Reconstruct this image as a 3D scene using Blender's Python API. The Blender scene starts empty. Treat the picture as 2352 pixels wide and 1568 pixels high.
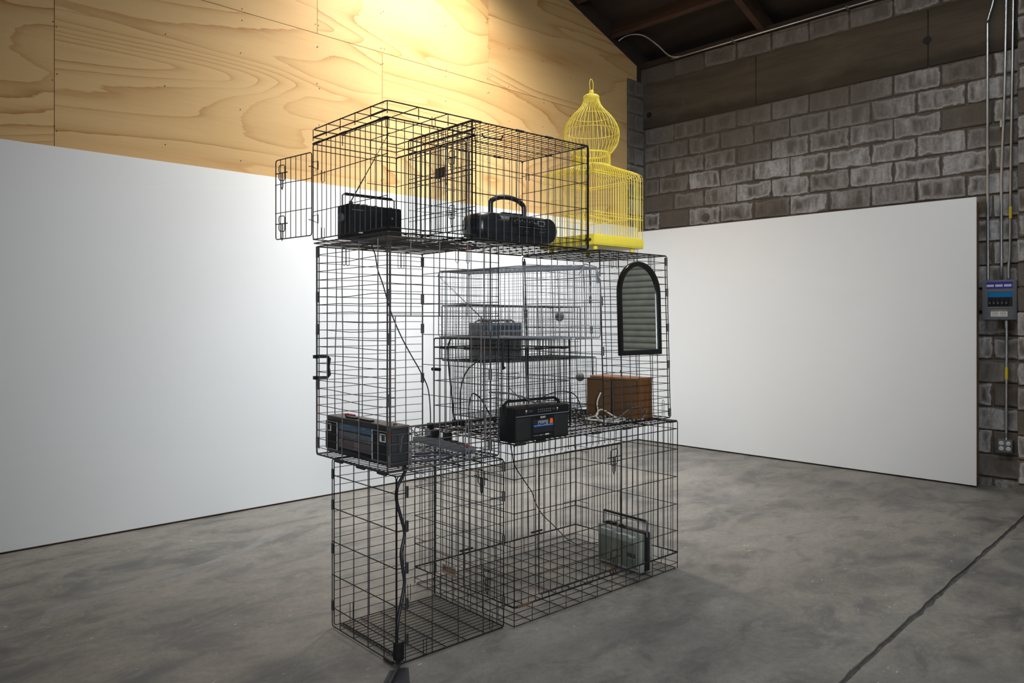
import bpy, bmesh, math, random
from math import pi, sin, cos, radians
from mathutils import Vector, Matrix
random.seed(7)
SC = bpy.context.scene
COL = SC.collection

# ------------------------------------------------------------------ camera
cam_d = bpy.data.cameras.new('camera'); cam = bpy.data.objects.new('camera', cam_d); COL.objects.link(cam)
cam.location = (0, 0, 1.40)
cam.rotation_euler = (radians(90), 0, -math.atan2(1740, 1814))
cam_d.sensor_width = 36.0; cam_d.lens = 36.0 * 1740 / 2352; cam_d.shift_y = -48 / 2352
cam_d.clip_end = 60
SC.camera = cam

# ------------------------------------------------------------------ world, exposure
wd = bpy.data.worlds.new('world'); SC.world = wd; wd.use_nodes = True
wd.node_tree.nodes['Background'].inputs[0].default_value = (0.75, 0.85, 1.0, 1)
wd.node_tree.nodes['Background'].inputs[1].default_value = 0.05
SC.view_settings.view_transform = 'Standard'; SC.view_settings.look = 'None'
SC.view_settings.gamma = 1.0; SC.view_settings.use_curve_mapping = False
SC.view_settings.exposure = 0.0

# ------------------------------------------------------------------ lamps of the room and added fills (their housings are built further down)
def lamp(name, kind, loc, aim, energy, color, **kw):
    d = bpy.data.lights.new(name, kind); o = bpy.data.objects.new(name, d); COL.objects.link(o)
    o.location = loc; d.energy = energy; d.color = color
    for k, v in kw.items(): setattr(d, k, v)
    o.rotation_euler = (Vector(aim) - Vector(loc)).to_track_quat('-Z', 'Y').to_euler()
    return o
SPOT_AT, SPOT_AIM = (4.05, 4.45, 5.25), (4.10, 5.35, 1.3)
lamp('spot_lamp_light', 'SPOT', SPOT_AT, SPOT_AIM, 690, (1.0, 0.93, 0.82), spot_size=radians(122), spot_blend=1.0, shadow_soft_size=0.16)
SPOT2_AT, SPOT2_AIM = (4.45, 3.25, 5.10), (4.45, 5.3, 0.35)
lamp('spot_lamp_light', 'SPOT', SPOT2_AT, SPOT2_AIM, 900, (0.90, 0.95, 1.0), spot_size=radians(74), spot_blend=1.0, shadow_soft_size=0.45)
FILL_C, FILL_W, FILL_H = (-2.3, -5.05, 2.2), 2.6, 2.8        # added fill light far behind the camera, dressed as a tall window
wl = lamp('rear_fill_light', 'AREA', FILL_C, (5.6, 5.0, 0.8), 78, (0.84, 0.92, 1.0), shape='RECTANGLE', size=FILL_W, size_y=FILL_H, spread=radians(42))
FILL_TUBES = [((4.3, 1.3, 4.95), 0.0), ((2.4, 3.0, 5.35), 0.0)]  # overhead soft fills added out of view, housed as tube lamps
FILL_TUBE_W = [85, 12]
for (p, rz), w in zip(FILL_TUBES, FILL_TUBE_W):
    lamp('ceiling_fill_light', 'AREA', p, (p[0], p[1], 0), w, (0.90, 0.955, 1.0), shape='RECTANGLE', size=0.35, size_y=2.4)

# ------------------------------------------------------------------ materials
MATS = {}
class NT:
    def __init__(s, m): s.t = m.node_tree; s.n = s.t.nodes; s.l = s.t.links; s.b = s.n['Principled BSDF']
    def node(s, ty, **kw):
        x = s.n.new(ty)
        for k, v in kw.items():
            if k.startswith('i_'): x.inputs[k[2:].replace('_', ' ')].default_value = v
            else: setattr(x, k, v)
        return x
    def link(s, a, b): s.l.new(a, b)
    def math(s, op, a, b=0.5, clamp=False):
        x = s.n.new('ShaderNodeMath'); x.operation = op; x.use_clamp = clamp
        for i, v in enumerate((a, b)):
            if isinstance(v, (int, float)): x.inputs[i].default_value = v
            else: s.l.new(v, x.inputs[i])
        return x.outputs[0]
    def mix(s, f, a, b):
        x = s.n.new('ShaderNodeMix'); x.data_type = 'RGBA'
        for i, v in ((0, f), (6, a), (7, b)):
            if isinstance(v, (int, float)): x.inputs[i].default_value = v
            elif isinstance(v, tuple): x.inputs[i].default_value = (*v, 1) if len(v) == 3 else v
            else: s.l.new(v, x.inputs[i])
        return x.outputs[2]
    def ramp(s, f, stops, interp='LINEAR'):
        x = s.n.new('ShaderNodeValToRGB'); e = x.color_ramp.elements; x.color_ramp.interpolation = interp
        while len(e) < len(stops): e.new(0.5)
        for k, (p, c) in zip(e, stops):
            k.position = p; k.color = (c, c, c, 1) if isinstance(c, (int, float)) else (*c, 1)
        s.l.new(f, x.inputs[0]); return x.outputs[0]
    def noise(s, vec, scale, detail=3, rough=0.5, dist=0.0, out=0):
        x = s.n.new('ShaderNodeTexNoise'); x.inputs['Scale'].default_value = scale; x.inputs['Detail'].default_value = detail
        x.inputs['Roughness'].default_value = rough; x.inputs['Distortion'].default_value = dist
        if vec is not None: s.l.new(vec, x.inputs['Vector'])
        return x.outputs[out]
    def scaled(s, vec, sc, loc=(0, 0, 0)):
        x = s.n.new('ShaderNodeMapping'); x.inputs['Scale'].default_value = sc; x.inputs['Location'].default_value = loc
        s.l.new(vec, x.inputs['Vector']); return x.outputs[0]
    def bump(s, h, strength=0.2, dist=0.01):
        x = s.n.new('ShaderNodeBump'); x.inputs['Strength'].default_value = strength; x.inputs['Distance'].default_value = dist
        s.l.new(h, x.inputs['Height']); s.l.new(x.outputs[0], s.b.inputs['Normal'])
    def pos(s): return s.n.new('ShaderNodeNewGeometry').outputs['Position']
    def obj(s): return s.n.new('ShaderNodeTexCoord').outputs['Object']
    def rnd(s): return s.n.new('ShaderNodeObjectInfo').outputs['Random']
def mat(name, col, rough=0.5, metal=0.0, spec=0.5, var=0.0, vscale=30, rust=0.0, emit=None):
    m = bpy.data.materials.new(name); m.use_nodes = True; t = NT(m)
    t.b.inputs['Base Color'].default_value = (*col, 1); t.b.inputs['Roughness'].default_value = rough
    t.b.inputs['Metallic'].default_value = metal; t.b.inputs['Specular IOR Level'].default_value = spec
    c = None
    if var > 0:
        f = t.noise(t.pos(), vscale, 3, 0.6)
        c = t.mix(t.ramp(f, [(0.3, 0.0), (0.7, 1.0)]), tuple(x * (1 - var) for x in col), tuple(min(1, x * (1 + var)) for x in col))
    if rust > 0:
        f = t.ramp(t.noise(t.pos(), 9, 4, 0.65), [(0.62 - rust, 0.0), (0.70 - rust * 0.6, 1.0)])
        c = t.mix(f, c if c is not None else col, (0.10, 0.042, 0.018))
    if c is not None: t.link(c, t.b.inputs['Base Color'])
    if emit: t.b.inputs['Emission Color'].default_value = (*emit[0], 1); t.b.inputs['Emission Strength'].default_value = emit[1]
    MATS[name] = m; return m

mat('wire_black', (0.008, 0.0075, 0.0075), 0.45, 0.0, 0.28, 0.3, 40)
mat('wire_rusty', (0.010, 0.008, 0.007), 0.55, 0.0, 0.25, 0.3, 40, rust=0.045)
mat('wire_grey', (0.058, 0.054, 0.055), 0.48, 0.2, 0.4, 0.3, 25, rust=0.02)
mat('wire_dark', (0.014, 0.013, 0.013), 0.48, 0.0, 0.3, 0.3, 40, rust=0.01)
mat('galvanized', (0.40, 0.415, 0.44), 0.4, 0.6, 0.5, 0.25, 30)
mat('galvanized_dull', (0.065, 0.066, 0.066), 0.5, 0.3, 0.5, 0.3, 30, rust=0.03)
mat('galvanized_blue', (0.085, 0.115, 0.125), 0.5, 0.3, 0.5, 0.25, 30)
mat('clip_black', (0.012, 0.011, 0.010), 0.5)
mat('rust_spot', (0.085, 0.036, 0.016), 0.7, var=0.4, vscale=60)
mat('yellow', (0.94, 0.74, 0.075), 0.35, var=0.03)
mat('plastic_black', (0.007, 0.007, 0.0075), 0.42, 0.0, 0.35, var=0.25, vscale=50)
mat('plastic_soft', (0.016, 0.016, 0.019), 0.33)
mat('plastic_dark', (0.026, 0.026, 0.028), 0.45)
mat('plastic_brown', (0.026, 0.023, 0.022), 0.45)
mat('plastic_grey', (0.085, 0.087, 0.092), 0.45)
mat('plastic_silver', (0.225, 0.238, 0.210), 0.42, 0.2, var=0.12, vscale=12)
mat('plastic_olive', (0.105, 0.110, 0.085), 0.45, 0.1, var=0.2, vscale=9)
mat('grille', (0.006, 0.0055, 0.005), 0.75)
mat('chrome', (0.62, 0.62, 0.64), 0.18, 1.0)
mat('print_white', (0.62, 0.62, 0.62), 0.5)
mat('print_grey', (0.16, 0.16, 0.17), 0.5)
mat('print_blue', (0.055, 0.19, 0.62), 0.4)
mat('print_orange', (0.75, 0.11, 0.015), 0.45)
mat('print_red', (0.26, 0.012, 0.022), 0.4)
mat('print_sky', (0.05, 0.16, 0.27), 0.45)
mat('window_blue', (0.055, 0.075, 0.11), 0.2)
mat('window_mauve', (0.075, 0.052, 0.056), 0.25)
mat('tape_pink', (0.16, 0.10, 0.10), 0.4)
mat('cord_black', (0.010, 0.010, 0.012), 0.45)
mat('cord_grey', (0.10, 0.10, 0.105), 0.5)
mat('cord_navy', (0.022, 0.024, 0.045), 0.45)
mat('cord_white', (0.52, 0.50, 0.44), 0.5)
mat('strip_grey', (0.15, 0.15, 0.165), 0.4)
mat('mirror_glass', (0.86, 0.88, 0.86), 0.03, 1.0)
mat('mirror_frame', (0.010, 0.009, 0.009), 0.25)
mat('steel_conduit', (0.46, 0.48, 0.49), 0.30, 0.9, var=0.15, vscale=8)
mat('panel_grey', (0.115, 0.125, 0.135), 0.42, 0.0)
mat('sticker_navy', (0.030, 0.028, 0.30), 0.4)
mat('sticker_blue', (0.0, 0.14, 0.36), 0.35)
mat('sticker_yellow', (0.65, 0.50, 0.02), 0.5)
mat('sticker_tag', (0.22, 0.15, 0.11), 0.6, var=0.3, vscale=40)
mat('tag_brown', (0.060, 0.032, 0.022), 0.5)
mat('outlet_white', (0.62, 0.62, 0.60), 0.4)
mat('dark_slot', (0.006, 0.006, 0.006), 0.7)
mat('ball_grey', (0.15, 0.14, 0.13), 0.55, var=0.3, vscale=40)
mat('tape_navy', (0.012, 0.014, 0.026), 0.6)
mat('lamp_housing', (0.05, 0.05, 0.05), 0.4, 0.5)
mat('fill_glow', (0.9, 0.95, 1.0), 0.5, emit=((0.93, 0.97, 1.0), 3.0))  # glow of the pane added with the rear fill light
mat('shutter', (0.62, 0.65, 0.58), 0.5, 0.2, var=0.15, vscale=6)
mat('rubber_black', (0.012, 0.012, 0.012), 0.7)
mat('stud_wood', (0.24, 0.110, 0.055), 0.65, var=0.3, vscale=20)

def m_white():
    m = mat('white_paint', (0.78, 0.78, 0.775), 0.62); t = NT(m)
    f = t.noise(t.pos(), 1.3, 4, 0.6)
    t.link(t.mix(f, (0.755, 0.757, 0.757), (0.80, 0.80, 0.797)), t.b.inputs['Base Color'])
    t.bump(t.noise(t.pos(), 160, 2), 0.05, 0.002)
m_white()
def m_ply():
    m = mat('plywood', (0.6, 0.4, 0.2), 0.55, spec=0.35); t = NT(m)
    v = t.pos(); r = t.rnd()
    cx = t.node('ShaderNodeCombineXYZ'); t.link(t.math('MULTIPLY', r, 37.0), cx.inputs[0]); t.link(t.math('MULTIPLY', r, 61.0), cx.inputs[2])
    ad = t.node('ShaderNodeVectorMath', operation='ADD'); t.link(t.scaled(v, (0.33, 1, 1.9)), ad.inputs[0]); t.link(cx.outputs[0], ad.inputs[1])
    w = ad.outputs[0]
    h = t.noise(w, 0.95, 1.6, 0.42, 0.55)
    rag = t.noise(t.scaled(w, (9, 1, 16)), 1.0, 3, 0.6)
    hh = t.math('ADD', t.math('MULTIPLY', h, 15.0), t.math('MULTIPLY', rag, 0.30))
    fr = t.math('FRACT', hh)
    band = t.ramp(fr, [(0.0, 0.0), (0.45, 0.10), (0.80, 0.36), (0.93, 0.78), (0.965, 1.0), (1.0, 0.05)])
    pres = t.ramp(t.noise(w, 1.5, 2, 0.5, 0.4), [(0.34, 0.25), (0.62, 1.0)])
    band = t.math('MULTIPLY', band, pres)
    fib = t.noise(t.scaled(v, (3, 1, 160)), 1.0, 3, 0.65)
    base = t.mix(t.noise(w, 0.8, 3), (0.60, 0.365, 0.140), (0.71, 0.490, 0.235))
    c = t.mix(band, base, (0.39, 0.180, 0.048))
    c = t.mix(t.math('MULTIPLY', t.ramp(fib, [(0.35, 0.0), (0.75, 1.0)]), 0.16), c, (0.34, 0.17, 0.06))
    sp = t.ramp(t.noise(t.scaled(v, (5, 1, 9)), 1.0, 5, 0.7), [(0.74, 0.0), (0.78, 0.7)])
    c = t.mix(sp, c, (0.16, 0.07, 0.025))
    t.link(c, t.b.inputs['Base Color'])
    t.bump(fib, 0.06, 0.003)
m_ply()
def m_floor():
    m = mat('concrete_floor', (0.2, 0.19, 0.17), 0.5, spec=0.4); t = NT(m); v = t.pos()
    v2 = t.scaled(v, (0.75, 1.25, 1))
    a = t.noise(v2, 0.85, 5, 0.62, 0.6); b = t.noise(v2, 3.4, 9, 0.74, 0.5); c_ = t.noise(v, 26, 6, 0.75)
    col = t.mix(t.ramp(a, [(0.36, 0.0), (0.64, 1.0)]), (0.092, 0.088, 0.082), (0.232, 0.215, 0.191))
    col = t.mix(t.math('MULTIPLY', t.ramp(b, [(0.42, 0.0), (0.66, 1.0)]), 0.7), col, (0.295, 0.272, 0.236))
    col = t.mix(t.math('MULTIPLY', t.ramp(b, [(0.34, 1.0), (0.48, 0.0)]), 0.75), col, (0.066, 0.065, 0.063))
    col = t.mix(t.math('MULTIPLY', t.ramp(c_, [(0.35, 1.0), (0.6, 0.0)]), 0.38), col, (0.095, 0.09, 0.083))
    fine = t.noise(v, 95, 3, 0.6)
    col = t.mix(t.math('MULTIPLY', t.ramp(fine, [(0.30, 1.0), (0.50, 0.0)]), 0.25), col, (0.07, 0.066, 0.06))
    blue = t.ramp(t.noise(v2, 1.7, 4, 0.6, 0.5), [(0.55, 0.0), (0.72, 0.5)])
    col = t.mix(blue, col, (0.115, 0.120, 0.122))
    ss = t.noise(t.scaled(v, (1.0, 1.9, 1)), 27, 2, 0.5); cl = t.noise(v, 2.2, 3)
    spk = t.math('MULTIPLY', t.ramp(ss, [(0.70, 0.0), (0.72, 1.0)]), t.ramp(cl, [(0.48, 0.0), (0.62, 1.0)]))
    col = t.mix(t.math('MULTIPLY', spk, 0.75), col, (0.55, 0.54, 0.50))
    ye = t.node('ShaderNodeVectorMath', operation='DISTANCE'); t.link(v, ye.inputs[0]); ye.inputs[1].default_value = (0.85, 2.62, 0)
    col = t.mix(t.math('MULTIPLY', t.math('MULTIPLY', t.ramp(ye.outputs['Value'], [(0.02, 1.0), (0.09, 0.0)]), b), 0.9), col, (0.30, 0.27, 0.05))
    re = t.node('ShaderNodeVectorMath', operation='DISTANCE'); t.link(v, re.inputs[0]); re.inputs[1].default_value = (0.44, 3.95, 0)
    col = t.mix(t.math('MULTIPLY', t.math('MULTIPLY', t.ramp(re.outputs['Value'], [(0.03, 1.0), (0.22, 0.0)]), b), 0.8), col, (0.13, 0.05, 0.045))
    t.link(col, t.b.inputs['Base Color'])
    t.link(t.ramp(b, [(0.3, 0.42), (0.7, 0.62)]), t.b.inputs['Roughness'])
    t.bump(c_, 0.12, 0.004)
m_floor()
mat('joint_filler', (0.075, 0.07, 0.066), 0.8, var=0.4, vscale=25)
def m_smear():
    m = mat('chalk_smear', (0.34, 0.34, 0.34), 0.7); t = NT(m); v = t.pos()
    f = t.noise(t.scaled(v, (3, 14, 1)), 1.0, 4, 0.6)
    g = t.n.new('ShaderNodeTexCoord').outputs['Generated']; sx = t.node('ShaderNodeSeparateXYZ'); t.link(g, sx.inputs[0])
    t.link(t.math('MULTIPLY', t.ramp(f, [(0.20, 0.0), (0.60, 1.0)]), 0.42), t.b.inputs['Alpha'])
m_smear()
def m_block():
    m = mat('concrete_block', (0.16, 0.14, 0.12), 0.85, spec=0.2); t = NT(m)
    g = t.n.new('ShaderNodeTexCoord').outputs['Generated']; v = t.pos(); r = t.rnd()
    sx = t.node('ShaderNodeSeparateXYZ'); t.link(g, sx.inputs[0]); wp = t.node('ShaderNodeSeparateXYZ'); t.link(v, wp.inputs[0])
    a = t.math('MULTIPLY', t.math('MINIMUM', sx.outputs[1], t.math('SUBTRACT', 1.0, sx.outputs[1])), 2.0)
    b = t.math('MINIMUM', sx.outputs[2], t.math('SUBTRACT', 1.0, sx.outputs[2]))
    e = t.math('MINIMUM', a, b)
    n1 = t.noise(v, 5.5, 5, 0.62); n2 = t.noise(v, 34, 4, 0.7); n3 = t.noise(v, 0.75, 2); n4 = t.noise(t.scaled(v, (1, 5.5, 1.4)), 1.6, 3, 0.6)
    ew = t.math('ADD', e, t.math('MULTIPLY', t.math('SUBTRACT', n1, 0.5), 0.62))
    rim = t.ramp(ew, [(0.02, 0.0), (0.09, 1.0), (0.14, 0.65), (0.30, 0.0)])
    inner = t.math('MULTIPLY', t.ramp(ew, [(0.05, 0.0), (0.12, 1.0)]), t.ramp(n4, [(0.40, 0.0), (0.64, 1.0)]))
    hz = t.ramp(t.math('DIVIDE', wp.outputs[2], 5.0), [(0.52, 1.0), (0.60, 0.85), (0.665, 0.30), (0.73, 0.14), (0.9, 0.30)])
    yb = t.ramp(t.math('DIVIDE', wp.outputs[1], 5.0), [(0.44, 1.0), (0.62, 0.0)])
    hz = t.math('MAXIMUM', hz, t.math('MULTIPLY', yb, 0.85))
    reg = t.math('MULTIPLY', t.ramp(t.math('ADD', t.math('MULTIPLY', n3, 0.6), t.math('MULTIPLY', r, 0.4)), [(0.32, 0.05), (0.55, 1.0)]), hz)
    white = t.math('MULTIPLY', t.math('MAXIMUM', t.math('MULTIPLY', rim, 0.72), t.math('MULTIPLY', inner, 0.78)), reg)
    white = t.math('MULTIPLY', white, t.ramp(n2, [(0.25, 0.45), (0.6, 1.0)]))
    base = t.mix(n2, (0.085, 0.070, 0.056), (0.150, 0.130, 0.112))
    base = t.mix(t.ramp(r, [(0.0, 0.0), (1.0, 0.45)]), base, (0.14, 0.13, 0.12))
    damp = t.math('MULTIPLY', t.ramp(n3, [(0.45, 1.0), (0.6, 0.0)]), 0.5)
    base = t.mix(damp, base, (0.085, 0.066, 0.048))
    t.link(t.mix(white, base, (0.56, 0.545, 0.54)), t.b.inputs['Base Color'])
    t.bump(t.math('ADD', n2, t.math('MULTIPLY', n1, 1.5)), 0.35, 0.006)
m_block()
mat('mortar', (0.100, 0.080, 0.058), 0.9, var=0.3, vscale=14)
def m_beam():
    m = mat('concrete_beam', (0.1, 0.08, 0.06), 0.85, spec=0.2); t = NT(m); v = t.pos()
    a = t.noise(t.scaled(v, (1, 0.5, 3.2)), 1.5, 4, 0.6, 0.3); b = t.noise(v, 20, 4, 0.65)
    c = t.mix(t.ramp(a, [(0.35, 0.0), (0.65, 1.0)]), (0.062, 0.049, 0.036), (0.120, 0.098, 0.070))
    st = t.ramp(t.noise(t.scaled(v, (1, 9, 0.9)), 1.0, 5, 0.7, 0.5), [(0.70, 0.0), (0.76, 1.0)])
    c = t.mix(t.math('MULTIPLY', st, 0.45), c, (0.36, 0.33, 0.30))
    wz = t.node('ShaderNodeSeparateXYZ'); t.link(v, wz.inputs[0])
    zz = t.math('ADD', wz.outputs[2], t.math('MULTIPLY', t.math('SUBTRACT', t.noise(t.scaled(v, (1, 0.9, 1)), 1.6, 4, 0.6), 0.5), 0.35))
    damp = t.ramp(t.math('MULTIPLY', t.math('SUBTRACT', zz, 3.65), 2.0), [(0.14, 1.0), (0.34, 0.0)])
    c = t.mix(t.math('MULTIPLY', damp, 0.75), c, (0.034, 0.026, 0.018))
    seam = t.math('PINGPONG', t.math('SUBTRACT', wz.outputs[2], 3.69), 0.085)
    c = t.mix(t.math('MULTIPLY', t.ramp(t.math('MULTIPLY', seam, 10.0), [(0.0, 1.0), (0.06, 0.0)]), 0.45), c, (0.045, 0.036, 0.026))
    t.link(t.mix(t.math('MULTIPLY', b, 0.35), c, (0.06, 0.05, 0.04)), t.b.inputs['Base Color'])
    t.bump(b, 0.2, 0.005)
m_beam()
def m_wood(name, c0, c1, sc, axis, rough=0.45):
    m = mat(name, c0, rough); t = NT(m); v = t.pos()
    s = [sc * 0.12] * 3
    for i in range(3):
        if i != axis: s[i] = sc
    f = t.noise(t.scaled(v, tuple(s)), 1.0, 4, 0.6, 0.4)
    t.link(t.mix(t.ramp(f, [(0.3, 0.0), (0.7, 1.0)]), c0, c1), t.b.inputs['Base Color'])
m_wood('walnut', (0.085, 0.032, 0.009), (0.155, 0.062, 0.017), 38, 2)
m_wood('walnut_light', (0.27, 0.115, 0.055), (0.36, 0.165, 0.085), 38, 1)
m_wood('hardboard', (0.092, 0.043, 0.015), (0.112, 0.053, 0.019), 12, 2, 0.65)
m_wood('roof_wood', (0.040, 0.020, 0.012), (0.075, 0.036, 0.020), 9, 1, 0.7)
m_wood('roof_deck', (0.020, 0.013, 0.010), (0.042, 0.027, 0.019), 6, 1, 0.8)

# ------------------------------------------------------------------ mesh building
class MB:
    def __init__(s): s.v = []; s.f = []
    def box(s, lo, hi, M=None):
        b = len(s.v)
        for z in (lo[2], hi[2]):
            for x, y in ((lo[0], lo[1]), (hi[0], lo[1]), (hi[0], hi[1]), (lo[0], hi[1])):
                p = Vector((x, y, z)); s.v.append(tuple(M @ p) if M else tuple(p))
        s.f += [tuple(b + i for i in q) for q in ((3, 2, 1, 0), (4, 5, 6, 7), (0, 1, 5, 4), (1, 2, 6, 5), (2, 3, 7, 6), (3, 0, 4, 7))]
        return s
    def tube(s, pts, r, n=6, closed=False, ry=None, up=None):
        P = [Vector(p) for p in pts]; m = len(P); b0 = len(s.v)
        prev = None
        for i, p in enumerate(P):
            if closed: d = (P[(i + 1) % m] - P[i - 1])
            else: d = (P[min(i + 1, m - 1)] - P[max(i - 1, 0)])
            d.normalize()
            if prev is None:
                ref = Vector(up) if up else (Vector((0, 0, 1)) if abs(d.z) < 0.9 else Vector((1, 0, 0)))
                a = d.cross(ref).normalized()
            else:
                a = (prev - d * prev.dot(d)).normalized()
            prev = a; c = d.cross(a)
            for k in range(n):
                t = 2 * pi * k / n + pi / n
                s.v.append(tuple(p + a * (r * cos(t)) + c * ((ry or r) * sin(t))))
        for i in range(m if closed else m - 1):
            j = (i + 1) % m
            for k in range(n):
                k2 = (k + 1) % n
                s.f.append((b0 + i * n + k, b0 + i * n + k2, b0 + j * n + k2, b0 + j * n + k))
        if not closed:
            s.f.append(tuple(b0 + k for k in reversed(range(n)))); s.f.append(tuple(b0 + (m - 1) * n + k for k in range(n)))
        return s
    def lathe(s, prof, n=24, M=None, cap=True):
        b0 = len(s.v); m = len(prof)
        for (r, z) in prof:
            for k in range(n):
                t = 2 * pi * k / n; p = Vector((r * cos(t), r * sin(t), z)); s.v.append(tuple(M @ p) if M else tuple(p))
        for i in range(m - 1):
            for k in range(n):
                k2 = (k + 1) % n; s.f.append((b0 + i * n + k, b0 + i * n + k2, b0 + (i + 1) * n + k2, b0 + (i + 1) * n + k))
        if cap:
            s.f.append(tuple(b0 + k for k in reversed(range(n)))); s.f.append(tuple(b0 + (m - 1) * n + k for k in range(n)))
        return s
    def prism(s, loop, lo, hi, axis='y'):
        b = len(s.v); n = len(loop)
        for c in (lo, hi):
            for (a, z) in loop: s.v.append({'y': (a, c, z), 'x': (c, a, z), 'z': (a, z, c)}[axis])
        s.f += [tuple(b + i for i in range(n)), tuple(b + n + i for i in reversed(range(n)))]
        for i in range(n): j = (i + 1) % n; s.f.append((b + i, b + n + i, b + n + j, b + j))
        return s
    def ring(s, outer, inner, lo, hi):
        b = len(s.v); n = len(outer)
        for c in (lo, hi):
            for loop in (outer, inner):
                for (a, z) in loop: s.v.append((a, c, z))
        o0, i0, o1, i1 = b, b + n, b + 2 * n, b + 3 * n
        for k in range(n):
            j = (k + 1) % n
            s.f += [(o0 + k, o0 + j, i0 + j, i0 + k), (o1 + k, i1 + k, i1 + j, o1 + j), (o0 + k, o1 + k, o1 + j, o0 + j), (i0 + k, i0 + j, i1 + j, i1 + k)]
        return s
    def build(s, name, material, parent=None, bevel=0.0, segs=2, smooth=False, xf=None, loc=None):
        me = bpy.data.meshes.new(name)
        vs = [xf(v) for v in s.v] if xf else s.v
        me.from_pydata(vs, [], s.f); me.update()
        bm = bmesh.new(); bm.from_mesh(me)
        bmesh.ops.recalc_face_normals(bm, faces=bm.faces)
        if bevel > 0:
            bmesh.ops.bevel(bm, geom=list(bm.edges), offset=bevel, segments=segs, profile=0.6, affect='EDGES', clamp_overlap=True)
        bm.to_mesh(me); bm.free()
        if smooth or bevel > 0:
            me.polygons.foreach_set('use_smooth', [True] * len(me.polygons))
            if bevel > 0 or smooth == 'auto':
                try: me.set_sharp_from_angle(angle=radians(38))
                except Exception: pass
        me.materials.append(MATS[material])
        o = bpy.data.objects.new(name, me); COL.objects.link(o)
        if parent is not None: o.parent = parent
        if loc is not None: o.location = loc
        return o
def box(name, lo, hi, material, parent=None, bevel=0.0, segs=2): return MB().box(lo, hi).build(name, material, parent, bevel, segs)
def tag(o, label, cat, group=None):
    o['label'] = label; o['category'] = cat
    if group: o['group'] = group
    return o
def struct(o, label=None):
    o['kind'] = 'structure'
    if label: o['label'] = label
    return o
def empty(name, loc=(0, 0, 0), rz=0.0):
    o = bpy.data.objects.new(name, None); COL.objects.link(o); o.location = loc; o.rotation_euler = (0, 0, radians(rz)); o.empty_display_size = 0.1
    return o
def thing(name, label, cat, loc=(0, 0, 0), rz=0.0, group=None): return tag(empty(name, loc, rz), label, cat, group)
def curve_pts(pts, per=6):
    P = [Vector(p) for p in pts]; out = []
    for i in range(len(P) - 1):
        p0 = P[max(i - 1, 0)]; p1 = P[i]; p2 = P[i + 1]; p3 = P[min(i + 2, len(P) - 1)]
        for k in range(per):
            t = k / per
            out.append(0.5 * ((2 * p1) + (p2 - p0) * t + (2 * p0 - 5 * p1 + 4 * p2 - p3) * t * t + (3 * p1 - p0 - 3 * p2 + p3) * t ** 3))
    out.append(P[-1]); return out
def text_mesh(name, body, size, material, parent, loc, rot, extrude=0.0004, align='CENTER', bold=0.0):
    cu = bpy.data.curves.new(name, 'FONT'); cu.body = body; cu.size = size; cu.extrude = extrude; cu.align_x = align; cu.align_y = 'CENTER'; cu.resolution_u = 3; cu.offset = bold
    tmp = bpy.data.objects.new(name, cu); COL.objects.link(tmp)
    bpy.context.view_layer.update()
    me = bpy.data.meshes.new_from_object(tmp.evaluated_get(bpy.context.evaluated_depsgraph_get()))
    bpy.data.objects.remove(tmp); bpy.data.curves.remove(cu)
    me.materials.clear(); me.materials.append(MATS[material])
    o = bpy.data.objects.new(name, me); COL.objects.link(o); o.parent = parent; o.location = loc; o.rotation_euler = rot
    return o

# ------------------------------------------------------------------ the room
XR, YB = 7.39, 5.47          # faces of the block wall and of the plywood wall
ROOF0, SLOPE, RIDGE = 4.41, 0.357, 1.2
def roof_z(x): return ROOF0 + SLOPE * (XR - x) if x > RIDGE else ROOF0 + SLOPE * (XR - RIDGE) - SLOPE * (RIDGE - x)

# floor: two slabs with a chipped open joint between them, the joint filler below
fl = struct(box('floor', (-5.2, -5.2, -0.14), (7.6, 5.7, -0.010), 'joint_filler'))
def joint_y(x): return 1.235 + 0.040 * (x - 3.0)
def slab(side):
    n = 150; pts = []
    for i in range(n + 1):
        x = -5.0 + 12.5 * i / n
        w = 0.0085 + 0.005 * random.random() + (0.012 * random.random() ** 5)
        pts.append((x, joint_y(x) + side * w))
    far = 5.65 if side > 0 else -5.1
    loop = pts + [(7.5, far), (-5.0, far)]
    if side < 0: loop = loop[::-1]
    m = MB(); m.prism(loop, -0.06, 0.0, axis='z')
    m.build('floor_slab', 'concrete_floor', fl)
slab(1); slab(-1)
sm = MB(); sp = [(0.86, 4.02), (0.92, 4.16), (1.10, 4.20), (1.4, 4.29), (1.75, 4.36), (2.05, 4.47), (2.25, 4.62), (2.38, 4.70)]
loop = [(x + 0.01, y - 0.034 - 0.012 * sin(i * 2.1)) for i, (x, y) in enumerate(sp)] + [(x - 0.01, y + 0.034 + 0.012 * sin(i * 1.3)) for i, (x, y) in reversed(list(enumerate(sp)))]
sm.prism(loop, 0.0003, 0.0007, axis='z'); o = sm.build('chalk_smear', 'chalk_smear', fl); o['label'] = 'pale chalk smear across the grey floor'

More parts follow.
